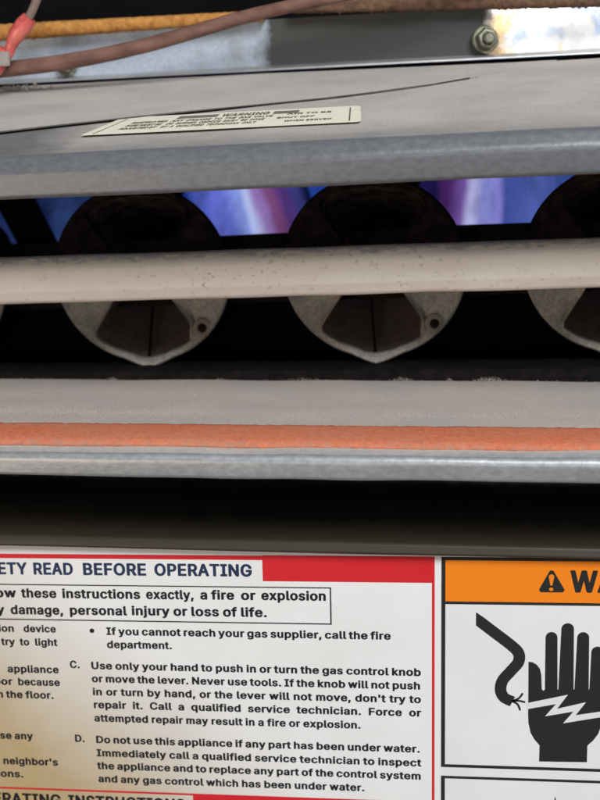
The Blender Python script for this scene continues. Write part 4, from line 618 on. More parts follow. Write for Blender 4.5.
'z':(380,[(21,-20),(40,-24),(340,-24),(358,-21),(370,-14),(377,-2),(377,58),(375,64),(364,74),(340,80),(185,82),(368,322),(371,334),(370,382),(363,394),(352,400),(334,403),(46,403),(28,400),(12,388),(10,376),(10,322),(16,310),(25,304),(46,299),(194,298),(5,52),(4,-2),(10,-13)],[(27,28,0),(0,1,27),(26,27,1),(1,10,26),(21,22,23),(23,24,21),(20,21,24),(24,17,20),(17,18,20),(19,20,18),(6,7,8),(4,5,3),(2,3,5),(9,2,5),(5,6,9),(6,8,9),(16,25,11),(11,12,16),(12,13,16),(15,16,13),(14,15,13),(10,1,2),(2,9,10),(17,24,25),(25,16,17),(11,25,10),(26,10,25)]),
'.':(188,[(66,-24),(102,-28),(132,-22),(157,-6),(174,18),(179,48),(171,72),(150,95),(121,108),(90,111),(60,104),(35,90),(16,66),(12,36),(19,12),(41,-12)],[(14,11,13),(12,13,11),(10,15,0),(0,9,10),(11,14,15),(15,10,11),(8,1,2),(2,7,8),(6,3,4),(4,5,6),(7,2,3),(3,6,7),(9,0,1),(1,8,9)]),
',':(188,[(17,-139),(36,-143),(90,-143),(108,-138),(120,-127),(175,71),(170,83),(162,89),(138,95),(66,95),(48,91),(34,83),(29,71),(0,-115),(2,-127)],[(13,14,0),(11,12,10),(13,0,1),(3,4,2),(7,8,5),(5,6,7),(5,8,9),(13,1,2),(2,4,13),(12,13,4),(4,5,12),(5,9,12),(10,12,9)]),
"'":(206,[(57,298),(74,294),(134,294),(152,299),(164,310),(174,508),(170,518),(164,524),(147,532),(62,532),(43,526),(33,514),(40,316),(47,304)],[(13,0,12),(0,1,12),(10,11,9),(5,6,7),(2,3,4),(5,7,8),(12,1,2),(2,4,12),(4,5,12),(11,12,5),(9,11,5),(5,8,9)]),
}
# ---------------------------------------------------------------- lettering
ASC = 557.0


def glyph_run(word, sx, sy, trk):
    V, F, x = [], [], 0.0
    for ch in word:
        g = GLYPHS.get(ch)
        if g is None:
            x += 190 * sx
            continue
        adv, vs, fs = g
        o = len(V)
        V += [(x + a * sx, (b + 24) * sy) for a, b in vs]
        F += [tuple(o + i for i in f) for f in fs]
        x += (adv + trk) * sx
    return V, F, x - trk * sx


def text_flat(lines, y, to_world):
    """lines = (text, s0, s1, t, cap, justify). Words are set one by one; returns verts, faces"""
    V, F = [], []
    for text, s0, s1, t0, cap, just in lines:
        sy = cap / ASC
        words = text.split(' ')
        trk = 40
        sx = sy * 1.09
        if just:
            tot = sum(glyph_run(w, sx, sy, trk)[2] for w in words)
            nat = sum(len(w) for w in words)
            gap = (s1 - s0 - tot) / max(1, len(words) - 1)
            if gap < 1.1 * cap * .32:
                gap = cap * .36
                sx *= (s1 - s0 - gap * (len(words) - 1)) / tot
        else:
            gap = cap * .42
            tot = sum(glyph_run(w, sx, sy, trk)[2] for w in words) + gap * (len(words) - 1)
            if s1 is not None and s0 is not None:
                k = (s1 - s0) / tot
                sx *= k; gap *= k
            elif s0 is None:
                s0 = s1 - tot
        x = s0
        for w in words:
            v, f, adv = glyph_run(w, sx, sy, trk)
            o = len(V)
            V += [to_world(x + a, t0 + b, y) for a, b in v]
            F += [tuple(o + i for i in q) for q in f]
            x += adv + gap
    return V, F


def flat_mesh(name, V, F):
    return mesh(name, V, F)


def poly(pts, y, tw):
    return [tw(a, b, y) for a, b in pts], [tuple(range(len(pts)))]


def rects(rs, y, tw):
    V, F = [], []
    for a, b, c, d in rs:
        o = len(V)
        V += [tw(a, b, y), tw(c, b, y), tw(c, d, y), tw(a, d, y)]
        F.append((o, o + 1, o + 2, o + 3))
    return V, F


def ngon(name, outline, y, tw):
    tri = tessellate_polygon([[Vector((a, c, 0)) for a, c in outline]])
    return mesh(name, [tw(a, c, y) for a, c in outline], [tuple(t) for t in tri if len(set(t)) == 3])


def arc(cx, cy, rx, ry, a0, a1, n=10):
    return [(cx + rx * math.cos(math.radians(a0 + (a1 - a0) * k / n)), cy + ry * math.sin(math.radians(a0 + (a1 - a0) * k / n))) for k in range(n + 1)]


def stroke(pts, w, n=10):
    """outline polygon of a thick smooth stroke"""
    P = [Vector(p) for p in pts]
    Q = []
    for i in range(len(P) - 1):
        p0, p1, p2, p3 = P[max(0, i - 1)], P[i], P[i + 1], P[min(len(P) - 1, i + 2)]
        for k in range(n):
            t = k / n
            Q.append(.5 * (2 * p1 + (p2 - p0) * t + (2 * p0 - 5 * p1 + 4 * p2 - p3) * t * t + (3 * p1 - p0 - 3 * p2 + p3) * t ** 3))
    Q.append(P[-1])
    Lf, Rt = [], []
    for i, q in enumerate(Q):
        d = (Q[min(i + 1, len(Q) - 1)] - Q[max(0, i - 1)]).normalized()
        nn = Vector((-d.y, d.x)) * w / 2
        Lf.append(q + nn); Rt.append(q - nn)
    return Lf, Rt


def stroke_mesh(name, pts, w, y, tw, n=10, cut=None):
    Lf, Rt = stroke(pts, w, n)
    V = [tw(a.x, a.y, y) for a in Lf] + [tw(a.x, a.y, y) for a in Rt]
    m = len(Lf)
    if cut:      # the first end is cut upright
        V[0], V[m] = tw(cut[0], cut[1], y), tw(cut[0], cut[2], y)
    F = [(i, i + 1, m + i + 1, m + i) for i in range(m - 1)]
    return mesh(name, V, F)


# ---------------------------------------------------------------- the setting: the dark burner compartment
ROLL = -math.radians(1.4)


def struct(name, me, mat):
    o = link(name, me, mat)
    o['kind'] = 'structure'
    return o


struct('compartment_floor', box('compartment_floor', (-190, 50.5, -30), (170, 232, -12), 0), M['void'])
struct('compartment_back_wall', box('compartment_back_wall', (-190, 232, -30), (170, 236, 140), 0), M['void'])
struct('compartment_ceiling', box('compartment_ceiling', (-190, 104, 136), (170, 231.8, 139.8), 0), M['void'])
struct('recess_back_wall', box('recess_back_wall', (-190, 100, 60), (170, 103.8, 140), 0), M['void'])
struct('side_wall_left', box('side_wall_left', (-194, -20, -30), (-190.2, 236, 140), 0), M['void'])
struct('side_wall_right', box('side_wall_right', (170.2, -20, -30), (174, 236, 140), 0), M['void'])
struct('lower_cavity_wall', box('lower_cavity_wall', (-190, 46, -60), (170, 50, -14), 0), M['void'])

# dark ledge just behind the shelf, under the burners
r = root('support_ledge', 'thin dark brown steel ledge running under the burner tips behind the dusty shelf', 'ledge', (0, 55, -12), (0, -math.radians(.5), 0))
link('ledge_strip', sheet('ledge_strip', rounded([(9, 0), (9, 5.6), (-2.2, 5.4), (-3, 3.2)], .8), -165, 150, .8, 40, .1), M['soot_shade'], r)
link('ledge_foot', box('ledge_foot', (-165, -3.4, 0), (150, -2.2, 3.4), .2), M['soot_shade'], r)

# ---------------------------------------------------------------- burners
R0 = 24.3
NA = 144
cav = [(-8.8, -7.6), (-15.6, -17.2), (-13.6, -20.0), (-9.0, -22.2), (-.5, -23.8), (7.5, -22.0), (12.4, -19.6), (12.0, -17.8), (12.8, -13.6), (7.9, -7.6),
       (6.5, 0), (8.2, 8), (14.5, 15.5), (13, 19), (8.5, 20.8), (0, 21.6), (-8.5, 20.8), (-13, 19), (-14.5, 15.5), (-8.2, 8), (-6.5, 0)]


def cav_r(a):
    d = Vector((math.cos(a), math.sin(a)))
    best = 8
    for i in range(len(cav)):
        p, q = Vector(cav[i]), Vector(cav[(i + 1) % len(cav)])
        e = q - p
        den = d.x * e.y - d.y * e.x
        if abs(den) < 1e-9:
            continue
        tt = (p.x * e.y - p.y * e.x) / den
        uu = (p.x * d.y - p.y * d.x) / den
        if tt > 0 and -1e-6 <= uu <= 1 + 1e-6:
            best = tt
    return best


def out_r(a):
    # a circle drawn to a soft point at its foot
    k = math.degrees(abs((a - 1.5 * math.pi + math.pi) % (2 * math.pi) - math.pi))
    return R0 + 1.9 * max(0, 1 - k / 17) ** 1.2


CR = [cav_r(2 * math.pi * k / NA) for k in range(NA)]
CR = [min(out_r(2 * math.pi * k / NA) - 1.7, (CR[k - 1] + 4 * CR[k] + CR[(k + 1) % NA]) / 6) for k in range(NA)]


def ring_mesh(name, rings, closed=False):
    V, F = [], []
    for rf, y in rings:
        for k in range(NA):
            a = 2 * math.pi * k / NA
            rr = rf(k, a)
            V.append((rr * math.cos(a), y(k, a) if callable(y) else y, rr * math.sin(a)))
    m = len(rings)
    for i in range(m if closed else m - 1):
        for k in range(NA):
            a, b = i * NA + k, i * NA + (k + 1) % NA
            c, d = ((i + 1) % m) * NA + (k + 1) % NA, ((i + 1) % m) * NA + k
            F.append((a, b, c, d))
    me = mesh(name, V, F)
    bm = bmesh.new(); bm.from_mesh(me); bmesh.ops.recalc_face_normals(bm, faces=bm.faces); bm.to_mesh(me); bm.free()
    sharp(me, 40)
    return me


def make_burner(label):
    b = root('gas_burner', label, 'burner', (0, 60, 0), (0, ROLL, 0), 'round gas burners in a row behind the cream rail')
    O = lambda d: (lambda k, a: out_r(a) + d)
    I = lambda d: (lambda k, a: CR[k] + d)
    lip = lambda k, a: (-1.1 - 1.6 * max(0, -math.sin(a)) ** 6)
    rings = [(O(-.9), 2.4), (O(0), 1.4), (O(.25), .2), (O(-.1), -.6), (O(-.4), -.8), (lambda k, a: max(out_r(a) - .9, CR[k] * .5 + out_r(a) * .5), -.5),
             (lambda k, a: CR[k] * .5 + (out_r(a) - .8) * .5, lambda k, a: -.45 + 2.4 * min(1, (out_r(a) - CR[k] - 1.7) / 5)),
             (lambda k, a: min(CR[k] + .6, CR[k] * .8 + out_r(a) * .2), lambda k, a: -.5 + .35 * min(1, (out_r(a) - CR[k] - 1.7) / 3)),
             (I(.05), -.45), (I(-.25), .1), (I(-.1), 2.0), (I(1.1), 2.4)]
    fl = link('face_plate', ring_mesh('face_plate', rings, True), M['burner'], b)
    # throat: two leaning walls that draw in towards the venturi, with a weld seam in the middle
    sc = lambda s, d=0.0: (lambda k, a: CR[k] * s + (1 - s) * 7.0 - .4 + d)
    trs = [(sc(1, 1.5), .9), (sc(.97), 3.4), (sc(.86), 9), (sc(.66), 16), (sc(.4), 24), (sc(.15), 34), (sc(0), 46), (lambda k, a: 6.3, 46.0), (sc(.15, ), 34.0)]
    link('throat', ring_mesh('throat', trs[:7]), M['throat'], b)
    link('weld_seam', tube('weld_seam', [(-.4, 1.6, -23.2), (-1.5, 8, -20.2), (-2.8, 16, -15.6), (-4.2, 26, -9.0)], [.35, .35, .3, .2], 8), M['soot_shade'], b)
    link('burner_tube', lathe('burner_tube', [(9.0, 20), (9.6, 22), (9.6, 62), (13.0, 72), (13.0, 78), (12.2, 78), (8.8, 62), (8.8, 40), (8.4, 20)], (0, 0, 0)), M['soot_shade'], b)
    sx, sz = 15.9, -15.2
    link('boss', lathe('boss', [(2.6, .6), (2.5, -.5), (1.9, -1.0), (1.35, -.95), (1.2, -.2), (.05, -.15)], (sx, 0, sz), 28), M['burner'], b)
    link('screw_hole', lathe('screw_hole', [(1.2, -.2), (1.15, -.42), (.05, -.36)], (sx, 0, sz), 20), M['soot_shade'], b)
    return b


def cap_tree(o, parent=None):
    c = o.copy()
    COL.objects.link(c)
    c.parent = parent
    for ch in list(o.children):
        cap_tree(ch, c)
    return c


BX = [(-51.0, 18.4), (12.5, 19.7), (76.0, 21.1), (-114.5, 17.1)]
BL = ['round gas burner left of centre, the next one right of the far left sliver',
      'round gas burner in the middle of the row, between the two bright flames',
      'round gas burner cut off by the right edge of the photo, greenish face plate',
      'sliver of a round gas burner at the far left edge of the photo']
proto = make_burner(BL[0])
for i, (x, zc) in enumerate(BX):
    b = proto if i == 0 else cap_tree(proto)
    b.location = (x * MM, .060, zc * MM)
    b.rotation_euler = (0, ROLL + (0, .02, -.015, .01)[i], 0)
    b['label'] = BL[i]

# dark bracket the burners sit in: closes the view above the rail
r = root('burner_bracket', 'flat black steel bracket crossing behind the burner faces under the blue flames', 'bracket', (0, 66, 0), (0, -math.radians(1.55), 0))
link('bracket_plate', sheet('bracket_plate', rounded([(9, 27.2), (4, 28.0), (3.6, 14), (3.6, 9)], 1.2), -180, 160, 1.0, 60, .25), M['soot_shade'], r)
link('upright_plate', box('upright_plate', (-180, 20, -16), (160, 21, 22), 0), M['void'], r)
# leaning crossover strips at the left
r = root('crossover_strip', 'dark slanting steel strip in front of the dim blue flame at far left', 'strip', (-96, 88, 28), (0, 0, 0))
link('strip_blade', mesh('strip_blade', [(-9, 0, 14), (3.5, 0, 14), (15, 0, -12), (3, 0, -12), (-9, 1.2, 14), (3.5, 1.2, 14), (15, 1.2, -12), (3, 1.2, -12)],
     [(0, 1, 2, 3), (7, 6, 5, 4), (0, 4, 5, 1), (1, 5, 6, 2), (2, 6, 7, 3), (3, 7, 4, 0)]), M['soot_shade'], r)

# ---------------------------------------------------------------- flames
def flame_mat(name, stops, strength, tilt, streak=.16, seed_=0.0):
    t = NT(name)
    x, y, z = t.xyz()
    nz = t.noise(.06, 3, .5, (1, 1, .25))
    u = t.math('ADD', t.mm_range(x, -22, 22), t.math('MULTIPLY', t.math('SUBTRACT', nz, .5), .16))
    u = t.math('ADD', u, t.math('MULTIPLY', t.math('SUBTRACT', z, .004), tilt))
    col = t.ramp(u, stops, 'EASE')
    fine = t.ramp(t.noise(.22, 4, .6, (1, 1, .12)), [(.3, 1 - streak), (.7, 1.0)])
    col = t.mix(1.0, col, fine, 'MULTIPLY')
    patch = t.ramp(t.noise(.075, 4, .6, (1, 1, .6), (seed_, 0, 0)), [(.32, .42), (.60, 1.0)])
    col = t.mix(1.0, col, patch, 'MULTIPLY')
    t.set(color=(0, 0, 0), spec=0, rough=1, em=col, ems=strength)
    return t.m


def flame(x, y, z, w, h, stops, strength, label, seed, tilt=0.0):
    bm = bmesh.new()
    bmesh.ops.create_icosphere(bm, subdivisions=5, radius=1)
    for v in bm.verts:
        c = v.co
        f = 1 + .13 * n1(c.x * 1.6 + seed, c.y * 1.2, c.z * 1.1)
        v.co = Vector((c.x * w * f, c.y * 16 * (1 - .25 * c.z) * f, c.z * h * f)) * MM
    me = bpy.data.meshes.new('flame'); bm.to_mesh(me); bm.free()
    me.polygons.foreach_set('use_smooth', [True] * len(me.polygons))
    o = link('flame', me, flame_mat('burning gas', stops, strength, tilt, .16, seed))
    o.location = (x * MM, y * MM, z * MM)
    tag(o, label, 'flame', 'blue gas flames seen between the burners')
    return o


flame(-31, 124, 26, 25, 26, [(.0, (.015, .05, .30)), (.15, (.10, .14, .62)), (.32, (.16, .20, .78)), (.45, (.30, .40, .98)), (.52, (.52, .60, .98)), (.60, (.34, .20, .55)),
      (.67, (.22, .075, .22)), (.76, (.10, .045, .24)), (.86, (.055, .055, .26)), (.93, (.004, .008, .05)), (.97, (.02, .06, .35))], .85,
      'blue flame with a white streak and a magenta edge, between the left and middle burners', 1.0, 7.5)
flame(45, 124, 28, 25, 26, [(.0, (.015, .01, .08)), (.10, (.10, .03, .20)), (.22, (.20, .10, .42)), (.30, (.56, .56, .98)), (.37, (.34, .36, .92)), (.46, (.30, .30, .85)),
      (.53, (.07, .10, .42)), (.75, (.10, .15, .52)), (.92, (.05, .09, .36)), (1.0, (.01, .02, .12))], .85,
      'violet and blue flame with a narrow white streak, between the middle and right burners', 5.0, -2.0)
flame(-101, 124, 24, 30, 26, [(.0, (.012, .022, .10)), (.3, (.022, .045, .17)), (.6, (.022, .045, .19)), (.8, (.05, .10, .32)), (1.0, (.03, .06, .22))], .55,
      'dim dark blue flame at the far left beyond the slanting strip', 9.0)

# ---------------------------------------------------------------- cream rail
r = root('manifold_rail', 'long cream rail with rounded grey worn top edge crossing in front of the round burners', 'rail', (0, 30, 18.3), (0, -math.radians(1.25), 0))
p = rounded([(9, 9.6), (2.6, 11.9), (-.4, 9.0), (-1.0, 3.0), (.2, 0), (5, -1.0)], [0, 2.6, 3.4, 1.6, 2.0, 0], 8)
link('rail_skin', sheet('rail_skin', p, -170, 150, 1.0, 120, .22, .05, 3.0, .8), M['rail'], r)

# ---------------------------------------------------------------- shelf with the orange gasket
r = root('burner_shelf', 'dusty grey zinc shelf with bright rolled front lip, below the burners', 'shelf', (0, -15, -8.3))
p = rounded([(62.8, .2), (3.2, 0.0), (-.3, -1.2), (.0, -6.3), (4.5, -6.9), (4.8, -3.2)], [0, 3, 2.2, 1.1, 1, 0], 8)
sh = link('shelf_sheet', sheet('shelf_sheet', p, -170, 150, .9, 150, .35, .05, 7.0, 2.0), M['shelf'], r)
# gasket strip
V, F = [], []
NX, prof_g = 420, [(3.5, 0), (3.9, .8), (5.6, 1.35), (9, 1.6), (13, 1.6), (16, 1.5), (17.9, 1.2), (18.8, .6), (19.1, 0)]
for k in range(NX + 1):
    x = -168 + 316 * k / NX
    for j, (y, zz) in enumerate(prof_g):
        e = .40 * n1(x * .5, j * .4, 3) + .35 * n1(x * .05, 0, j * .1) + .25 * n1(x * 1.7, j * 1.0, 8)
        V.append((x, y + (e if zz < 1.5 else 0), zz + (.18 * n1(x * 1.1, y * 1.1, 1) if zz > .1 else -.3)))
m = len(prof_g)
for k in range(NX):
    for j in range(m - 1):
        F.append((k * m + j, k * m + j + 1, (k + 1) * m + j + 1, (k + 1) * m + j))
    F.append((k * m + m - 1, k * m, (k + 1) * m, (k + 1) * m + m - 1))
F.append(tuple(range(m))); F.append(tuple(NX * m + j for j in range(m)))
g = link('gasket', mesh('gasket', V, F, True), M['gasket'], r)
g['label'] = 'orange red fibre strip along the front of the shelf'

# dust: grains, and lint tufts on the back edge of the shelf
rnd = random.Random(4)


def grains(name, spots, mat, label, parent=None):
    V, F = [], []
    for x, y, z, s in spots:
        o = len(V)
        a = rnd.random() * 6.28
        for k in range(4):
            V.append((x + s * math.cos(a + k * 1.57) * rnd.uniform(.6, 1), y + s * math.sin(a + k * 1.57) * rnd.uniform(.6, 1), z + s * rnd.uniform(-.2, .15)))
        V.append((x, y, z + s * .8)); V.append((x, y, z - s * .5))
        for k in range(4):
            F.append((o + k, o + (k + 1) % 4, o + 4)); F.append((o + (k + 1) % 4, o + k, o + 5))
    ob = link(name, mesh(name, V, F), mat, parent)
    ob['kind'] = 'stuff'
    if parent is None:
        ob['label'] = label; ob['category'] = 'dust'
    return ob


sp = []
for i in range(3200):
    x = rnd.uniform(-100, 90)
    y = rnd.gauss(16.5, 1.5) - 0
    sp.append((x, y, -8.25, rnd.uniform(.08, .24)))
for i in range(4200):
    x = rnd.uniform(-110, 95)
    sp.append((x, rnd.uniform(7, 48), -8.28, rnd.uniform(.06, .22)))
for i in range(260):
    x = rnd.uniform(-110, 95)
    sp.append((x, 48.6 + rnd.gauss(0, .3), -8.25 + abs(rnd.gauss(0, .08)), rnd.uniform(.06, .2)))
for cx, ww, hh, nn in ((20.8, 3.0, .9, 120), (43.0, 4.2, 1.0, 170), (33.0, 1.2, .5, 30), (-28, 1.2, .5, 30), (-58, 1.6, .4, 40), (-5, 5, .35, 60), (44.5, 2, 1.2, 60)):
    for i in range(nn):
        a = rnd.gauss(0, .5)
        sp.append((cx + a * ww, 48.3 + rnd.gauss(0, .7), -8.1 + abs(rnd.gauss(0, .45)) * hh * max(.1, 1 - abs(a)), rnd.uniform(.05, .2)))
grains('dust_grains', sp, M['dust'], 'pale dust grains and lint tufts lying on the grey shelf and its back edge')

# ---------------------------------------------------------------- upper box
TS = .123
r = root('burner_box_lid', 'grey galvanised box lid with rounded front edge and sloping dusty top, above the flames', 'box', (0, -5, 49.2), (0, ROLL, 0))
p = rounded([(84.2, 9.95 + 81.7 * TS), (2.5, 9.9), (-.2, 6.5), (0, .2), (10, -.6), (10.5, 3)], [0, 3.6, 3.0, 1.3, .8, 0], 8)
link('lid_sheet', sheet('lid_sheet', p, -170, 150, .9, 120, .22, .035, 11.0, 3.0), M['box'], r)
link('lid_rear_wall', box('lid_rear_wall', (-170, 80.5, 1), (150, 81.5, 9), .1), M['void'], r)


def onbox(x, y, off=0.0):
    """world mm point on the sloping top of the lid"""
    return (x, y, 59.45 + .0 + TS * (y + 3) + x * .02444 + off)


# thin over-sheet lying on the lid, its front edge running off at an angle
r = root('overlapping_sheet', 'thin dusty sheet lying on the box lid, dark edge slanting above the cream label', 'sheet', (0, 30, 62))
edge = [(-172, -12), (-120, 4.0), (-95, 12.6), (-72.5, 20.3), (-58.9, 24.9), (-44.9, 29.0), (-14.2, 37.9), (4.9, 43.3), (28.8, 53.2), (40.7, 61), (52, 72), (60, 80.0)]
fine = []
for (ax, ay), (bx, by) in zip(edge, edge[1:]):
    n = max(2, int((bx - ax) / 2))
    for k in range(n):
        fine.append((ax + (bx - ax) * k / n, ay + (by - ay) * k / n))
fine.append(edge[-1])
V, F = [], []
NS = 12
for x, y in fine:
    lift = -.42 + .98 * max(0.0, min(1.0, (48 - x) / 88.0))
    for j in range(NS + 1):
        yy = y + (80.5 - y) * j / NS
        px_, py_, pz_ = onbox(x, yy, lift + .12 * n1(x * .04, yy * .05, 2))
        V.append((px_, py_ - 30, pz_ - 62))
nb = len(V)
V += [(a, b, c - .28) for a, b, c in V]
m = NS + 1
for i in range(len(fine) - 1):
    for j in range(NS):
        a = i * m + j
        F.append((a, a + m, a + m + 1, a + 1)); F.append((nb + a, nb + a + 1, nb + a + m + 1, nb + a + m))
    a = i * m
    F.append((a, nb + a, nb + a + m, a + m)); a = i * m + NS
    F.append((a, a + m, nb + a + m, nb + a))
me = mesh('sheet_blade', V, F)
sharp(me, 40)
link('sheet_blade', me, M['sheet'], r)
# dark strip standing in for the shade under its edge
V, F = [], []
for i, (x, y) in enumerate(fine):
    q = onbox(x, y - .15, .06); q2 = onbox(x, y - .15, -.25 + .72 * max(0.0, min(1.0, (46 - x) / 92.0)))
    for a in ((q[0], q[1] - 30, q[2] - 62), (q2[0], q2[1] - 30 + .2, q2[2] - 62), (q2[0], q2[1] - 30 + 1.2, q2[2] - 62), (q[0], q[1] - 30 + 1.2, q[2] - 62)):
        V.append(a)
for i in range(len(fine) - 1):
    if fine[i][0] > 36:
        break
    for k in range(4):
        a, b = i * 4 + k, i * 4 + (k + 1) % 4
        F.append((a, b, b + 4, a + 4))
link('edge_gap_shade', mesh('edge_gap_shade', V, F), M['darkbrown'], r)
bead = [onbox(x, y - .3, -.12 + .5 * max(0.0, min(1.0, (46 - x) / 92.0))) for x, y in fine[::3] if x < 46]
link('edge_shade_bead', tube('edge_shade_bead', [(a, b_ - 30, c - 62) for a, b_, c in bead], [.03 + .15 * max(0, min(1, (48 - a) / 90)) for a, b_, c in bead], 10), M['edge_shade'], r)  # dark bead added to deepen the shade line at the edge

# cream caution label stuck on the lid
r = root('caution_label', 'narrow cream caution label with small dark print on the sloping box lid', 'label', onbox(-17, 20))
C0 = onbox(-17, 20)


def tw_c(s, t, h):
    x = -50.0 + s
    x = x + t * (.29 - .42 * s / 66.5)
    y = 12.1 + t - s * .004
    q = onbox(x, y, .10 + h)
    return (q[0] - C0[0], q[1] - C0[1], q[2] - C0[2])


def strip_mesh(name, s0, s1, t0, t1, h, ns, nt, tw, corner=0.0, th=0.0):
    V, F = [], []
    for i in range(ns + 1):
        s = s0 + (s1 - s0) * i / ns
        dd = min(s - s0, s1 - s)
        c = 0 if dd >= corner else corner - math.sqrt(max(0, corner ** 2 - (corner - dd) ** 2))
        for j in range(nt + 1):
            V.append(tw(s, t0 + c + (t1 - t0 - 2 * c) * j / nt, h))
    for i in range(ns):
        for j in range(nt):
            a = i * (nt + 1) + j
            F.append((a, a + nt + 1, a + nt + 2, a + 1))
    me = mesh(name, V, F, True)
    return me


link('label_film', strip_mesh('label_film', 0, 66.5, 0, 18.6, .10, 133, 8, tw_c, 1.2), M['cream_paper'], r)
for q in ((2.6, .9, 2.95, 16.5), (63.6, 1.6, 63.95, 16.8)):
    V, F = rects([q], .16, tw_c)
    link('border_line', mesh('border_line', V, F), M['midprint'], r)
V, F = rects([(17.5, 13.6, 28.5, 16.6), (43.4, 13.6, 50.2, 16.6)], .16, tw_c)
link('dark_bar', mesh('dark_bar', V, F), M['greyprint'], r)
L = [('WARNING', 29.6, 42.4, 13.6, 3.0, False)]
V, F = text_flat(L, .17, tw_c)
link('heading_lettering', mesh('heading_lettering', V, F), M['midprint'], r)
L = []
rows_l = ['MANIFOLD PRES', 'SURE MUST BE', 'ADJUSTED BY']
for i, w in enumerate(rows_l):
    L.append((w, 7.0, 16.3, 10.4 - 3.1 * i, 2.05, False))
rows_m = ['ANY CHANGE TO THE GAS VALVE', 'OR BURNER ORIFICE MUST BE DONE', 'BY A QUALIFIED TECHNICIAN ONLY']
for i, w in enumerate(rows_m):
    L.append((w, 17.5, 44.0 - 1.5 * i, 10.4 - 3.1 * i, 2.05, True))
for i, (w, a, b) in enumerate([('AIR TO BE', 47.5, 59.0), ('SHUT OFF', 45.5, 55), ('WHEN SERVED', 48, 59.5)]):
    L.append((w, a, b, 12.0 - 4.0 * i, 1.7, False))
V, F = text_flat(L, .17, tw_c)
link('lettering', mesh('lettering', V, F), M['midprint'], r)

# ---------------------------------------------------------------- back panel, its gaskets and bolts
BP = root('back_panel', 'upright bare metal panel behind the box lid, spangled left, mirror bright right', 'panel', (0, 84, 69.9), (0, -math.radians(1.1), 0))
link('panel_plate', sheet('panel_plate', [(0, 14.2), (0, 1.6)], -170, 150, .8, 160, .35, .035, 4, 2), M['plate'], BP)
link('bottom_flange', sheet('bottom_flange', rounded([(2.4, 2.2), (-.4, 1.9), (-2.2, 1.3), (-2.4, .8)], .6), -170, 150, .5, 60, .08), M['edge'], BP)
# fraying amber gasket and rust crust along the top
GP = root('foam_gasket', 'fuzzy amber orange gasket strip along the top of the bare metal panel at upper left', 'gasket', (-55, 81, 83.9), (0, math.radians(-1.4), 0))
V, F = [], []
NX, NR = 260, 16
for k in range(NX + 1):
    x = -112 + 149 * k / NX
    hgt = 3.5 - 1.3 * max(0, (x + 30) / 75)
    for j in range(NR):
        a = 2 * math.pi * j / NR
        ca, sa = math.cos(a), math.sin(a)
        rr = (abs(ca) ** 3 + abs(sa) ** 3) ** (-1 / 3)
        fz = 1 + .16 * n1(x * .9, ca * 2, sa * 2 + 5) + (.3 * max(0, n1(x * 2.2, 3, sa)) if sa < -.4 else 0)
        V.append((x, ca * 2.6 * rr, sa * hgt * .62 * rr * fz))
for k in range(NX):
    for j in range(NR):
        a, b = k * NR + j, k * NR + (j + 1) % NR
        F.append((a, b, b + NR, a + NR))
F.append(tuple(range(NR))); F.append(tuple(NX * NR + j for j in range(NR)))
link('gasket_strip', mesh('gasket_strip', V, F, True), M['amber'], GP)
GR = root('rust_crust', 'crumbling brown rusty strip along the top of the panel, right of the amber gasket', 'strip', (70, 81, 85.6), (0, math.radians(.9), 0))
V, F = [], []
NX = 300
for k in range(NX + 1):
    x = -80 + 160 * k / NX
    for j in range(NR):
        a = 2 * math.pi * j / NR
        ca, sa = math.cos(a), math.sin(a)
        rr = (abs(ca) ** 3 + abs(sa) ** 3) ** (-1 / 3)
        fz = 1 + .12 * n1(x * .9, ca * 2, sa * 2 + 5) + (.8 * max(0, n1(x * 1.3, 7, sa) - .15) if sa < -.4 else 0)
        V.append((x, ca * 2.4 * rr, sa * 1.75 * rr * fz))
for k in range(NX):
    for j in range(NR):
        a, b = k * NR + j, k * NR + (j + 1) % NR
        F.append((a, b, b + NR, a + NR))
F.append(tuple(range(NR))); F.append(tuple(NX * NR + j for j in range(NR)))
link('crust_strip', mesh('crust_strip', V, F, True), M['rust'], GR)


def bolt(x, z, s, label, tilt):
    b = root('bolt', label, 'bolt', (x, 83.3, z), (-.12, tilt, tilt), 'bolts in the bare metal panel')
    link('washer', lathe('washer', [(3.6 * s, 0), (3.65 * s, -.5), (3.3 * s, -.9), (1, -.9)], (0, 0, 0), 40), M['brass'], b)
    link('head', lathe('head', [(2.9 * s, -.9), (2.9 * s, -2.6), (2.5 * s, -3.1), (1.9 * s, -3.15), (1.7 * s, -2.8), (.1, -2.8)], (0, 0, 0), 6), M['brass'], b)
    link('shank_tip', lathe('shank_tip', [(1.5 * s, -2.7), (1.5 * s, -4.2), (1.1 * s, -4.6), (.05, -4.6)], (0, 0, 0), 24), M['brass'], b)
    return b


bolt(41.0, 76.6, 1.0, 'tarnished hex bolt with washer beside the mirror bright patch at upper right', .3)
bolt(-75.0, 73.2, .78, 'small pale bolt half hidden under the brown wire at upper left', .1)

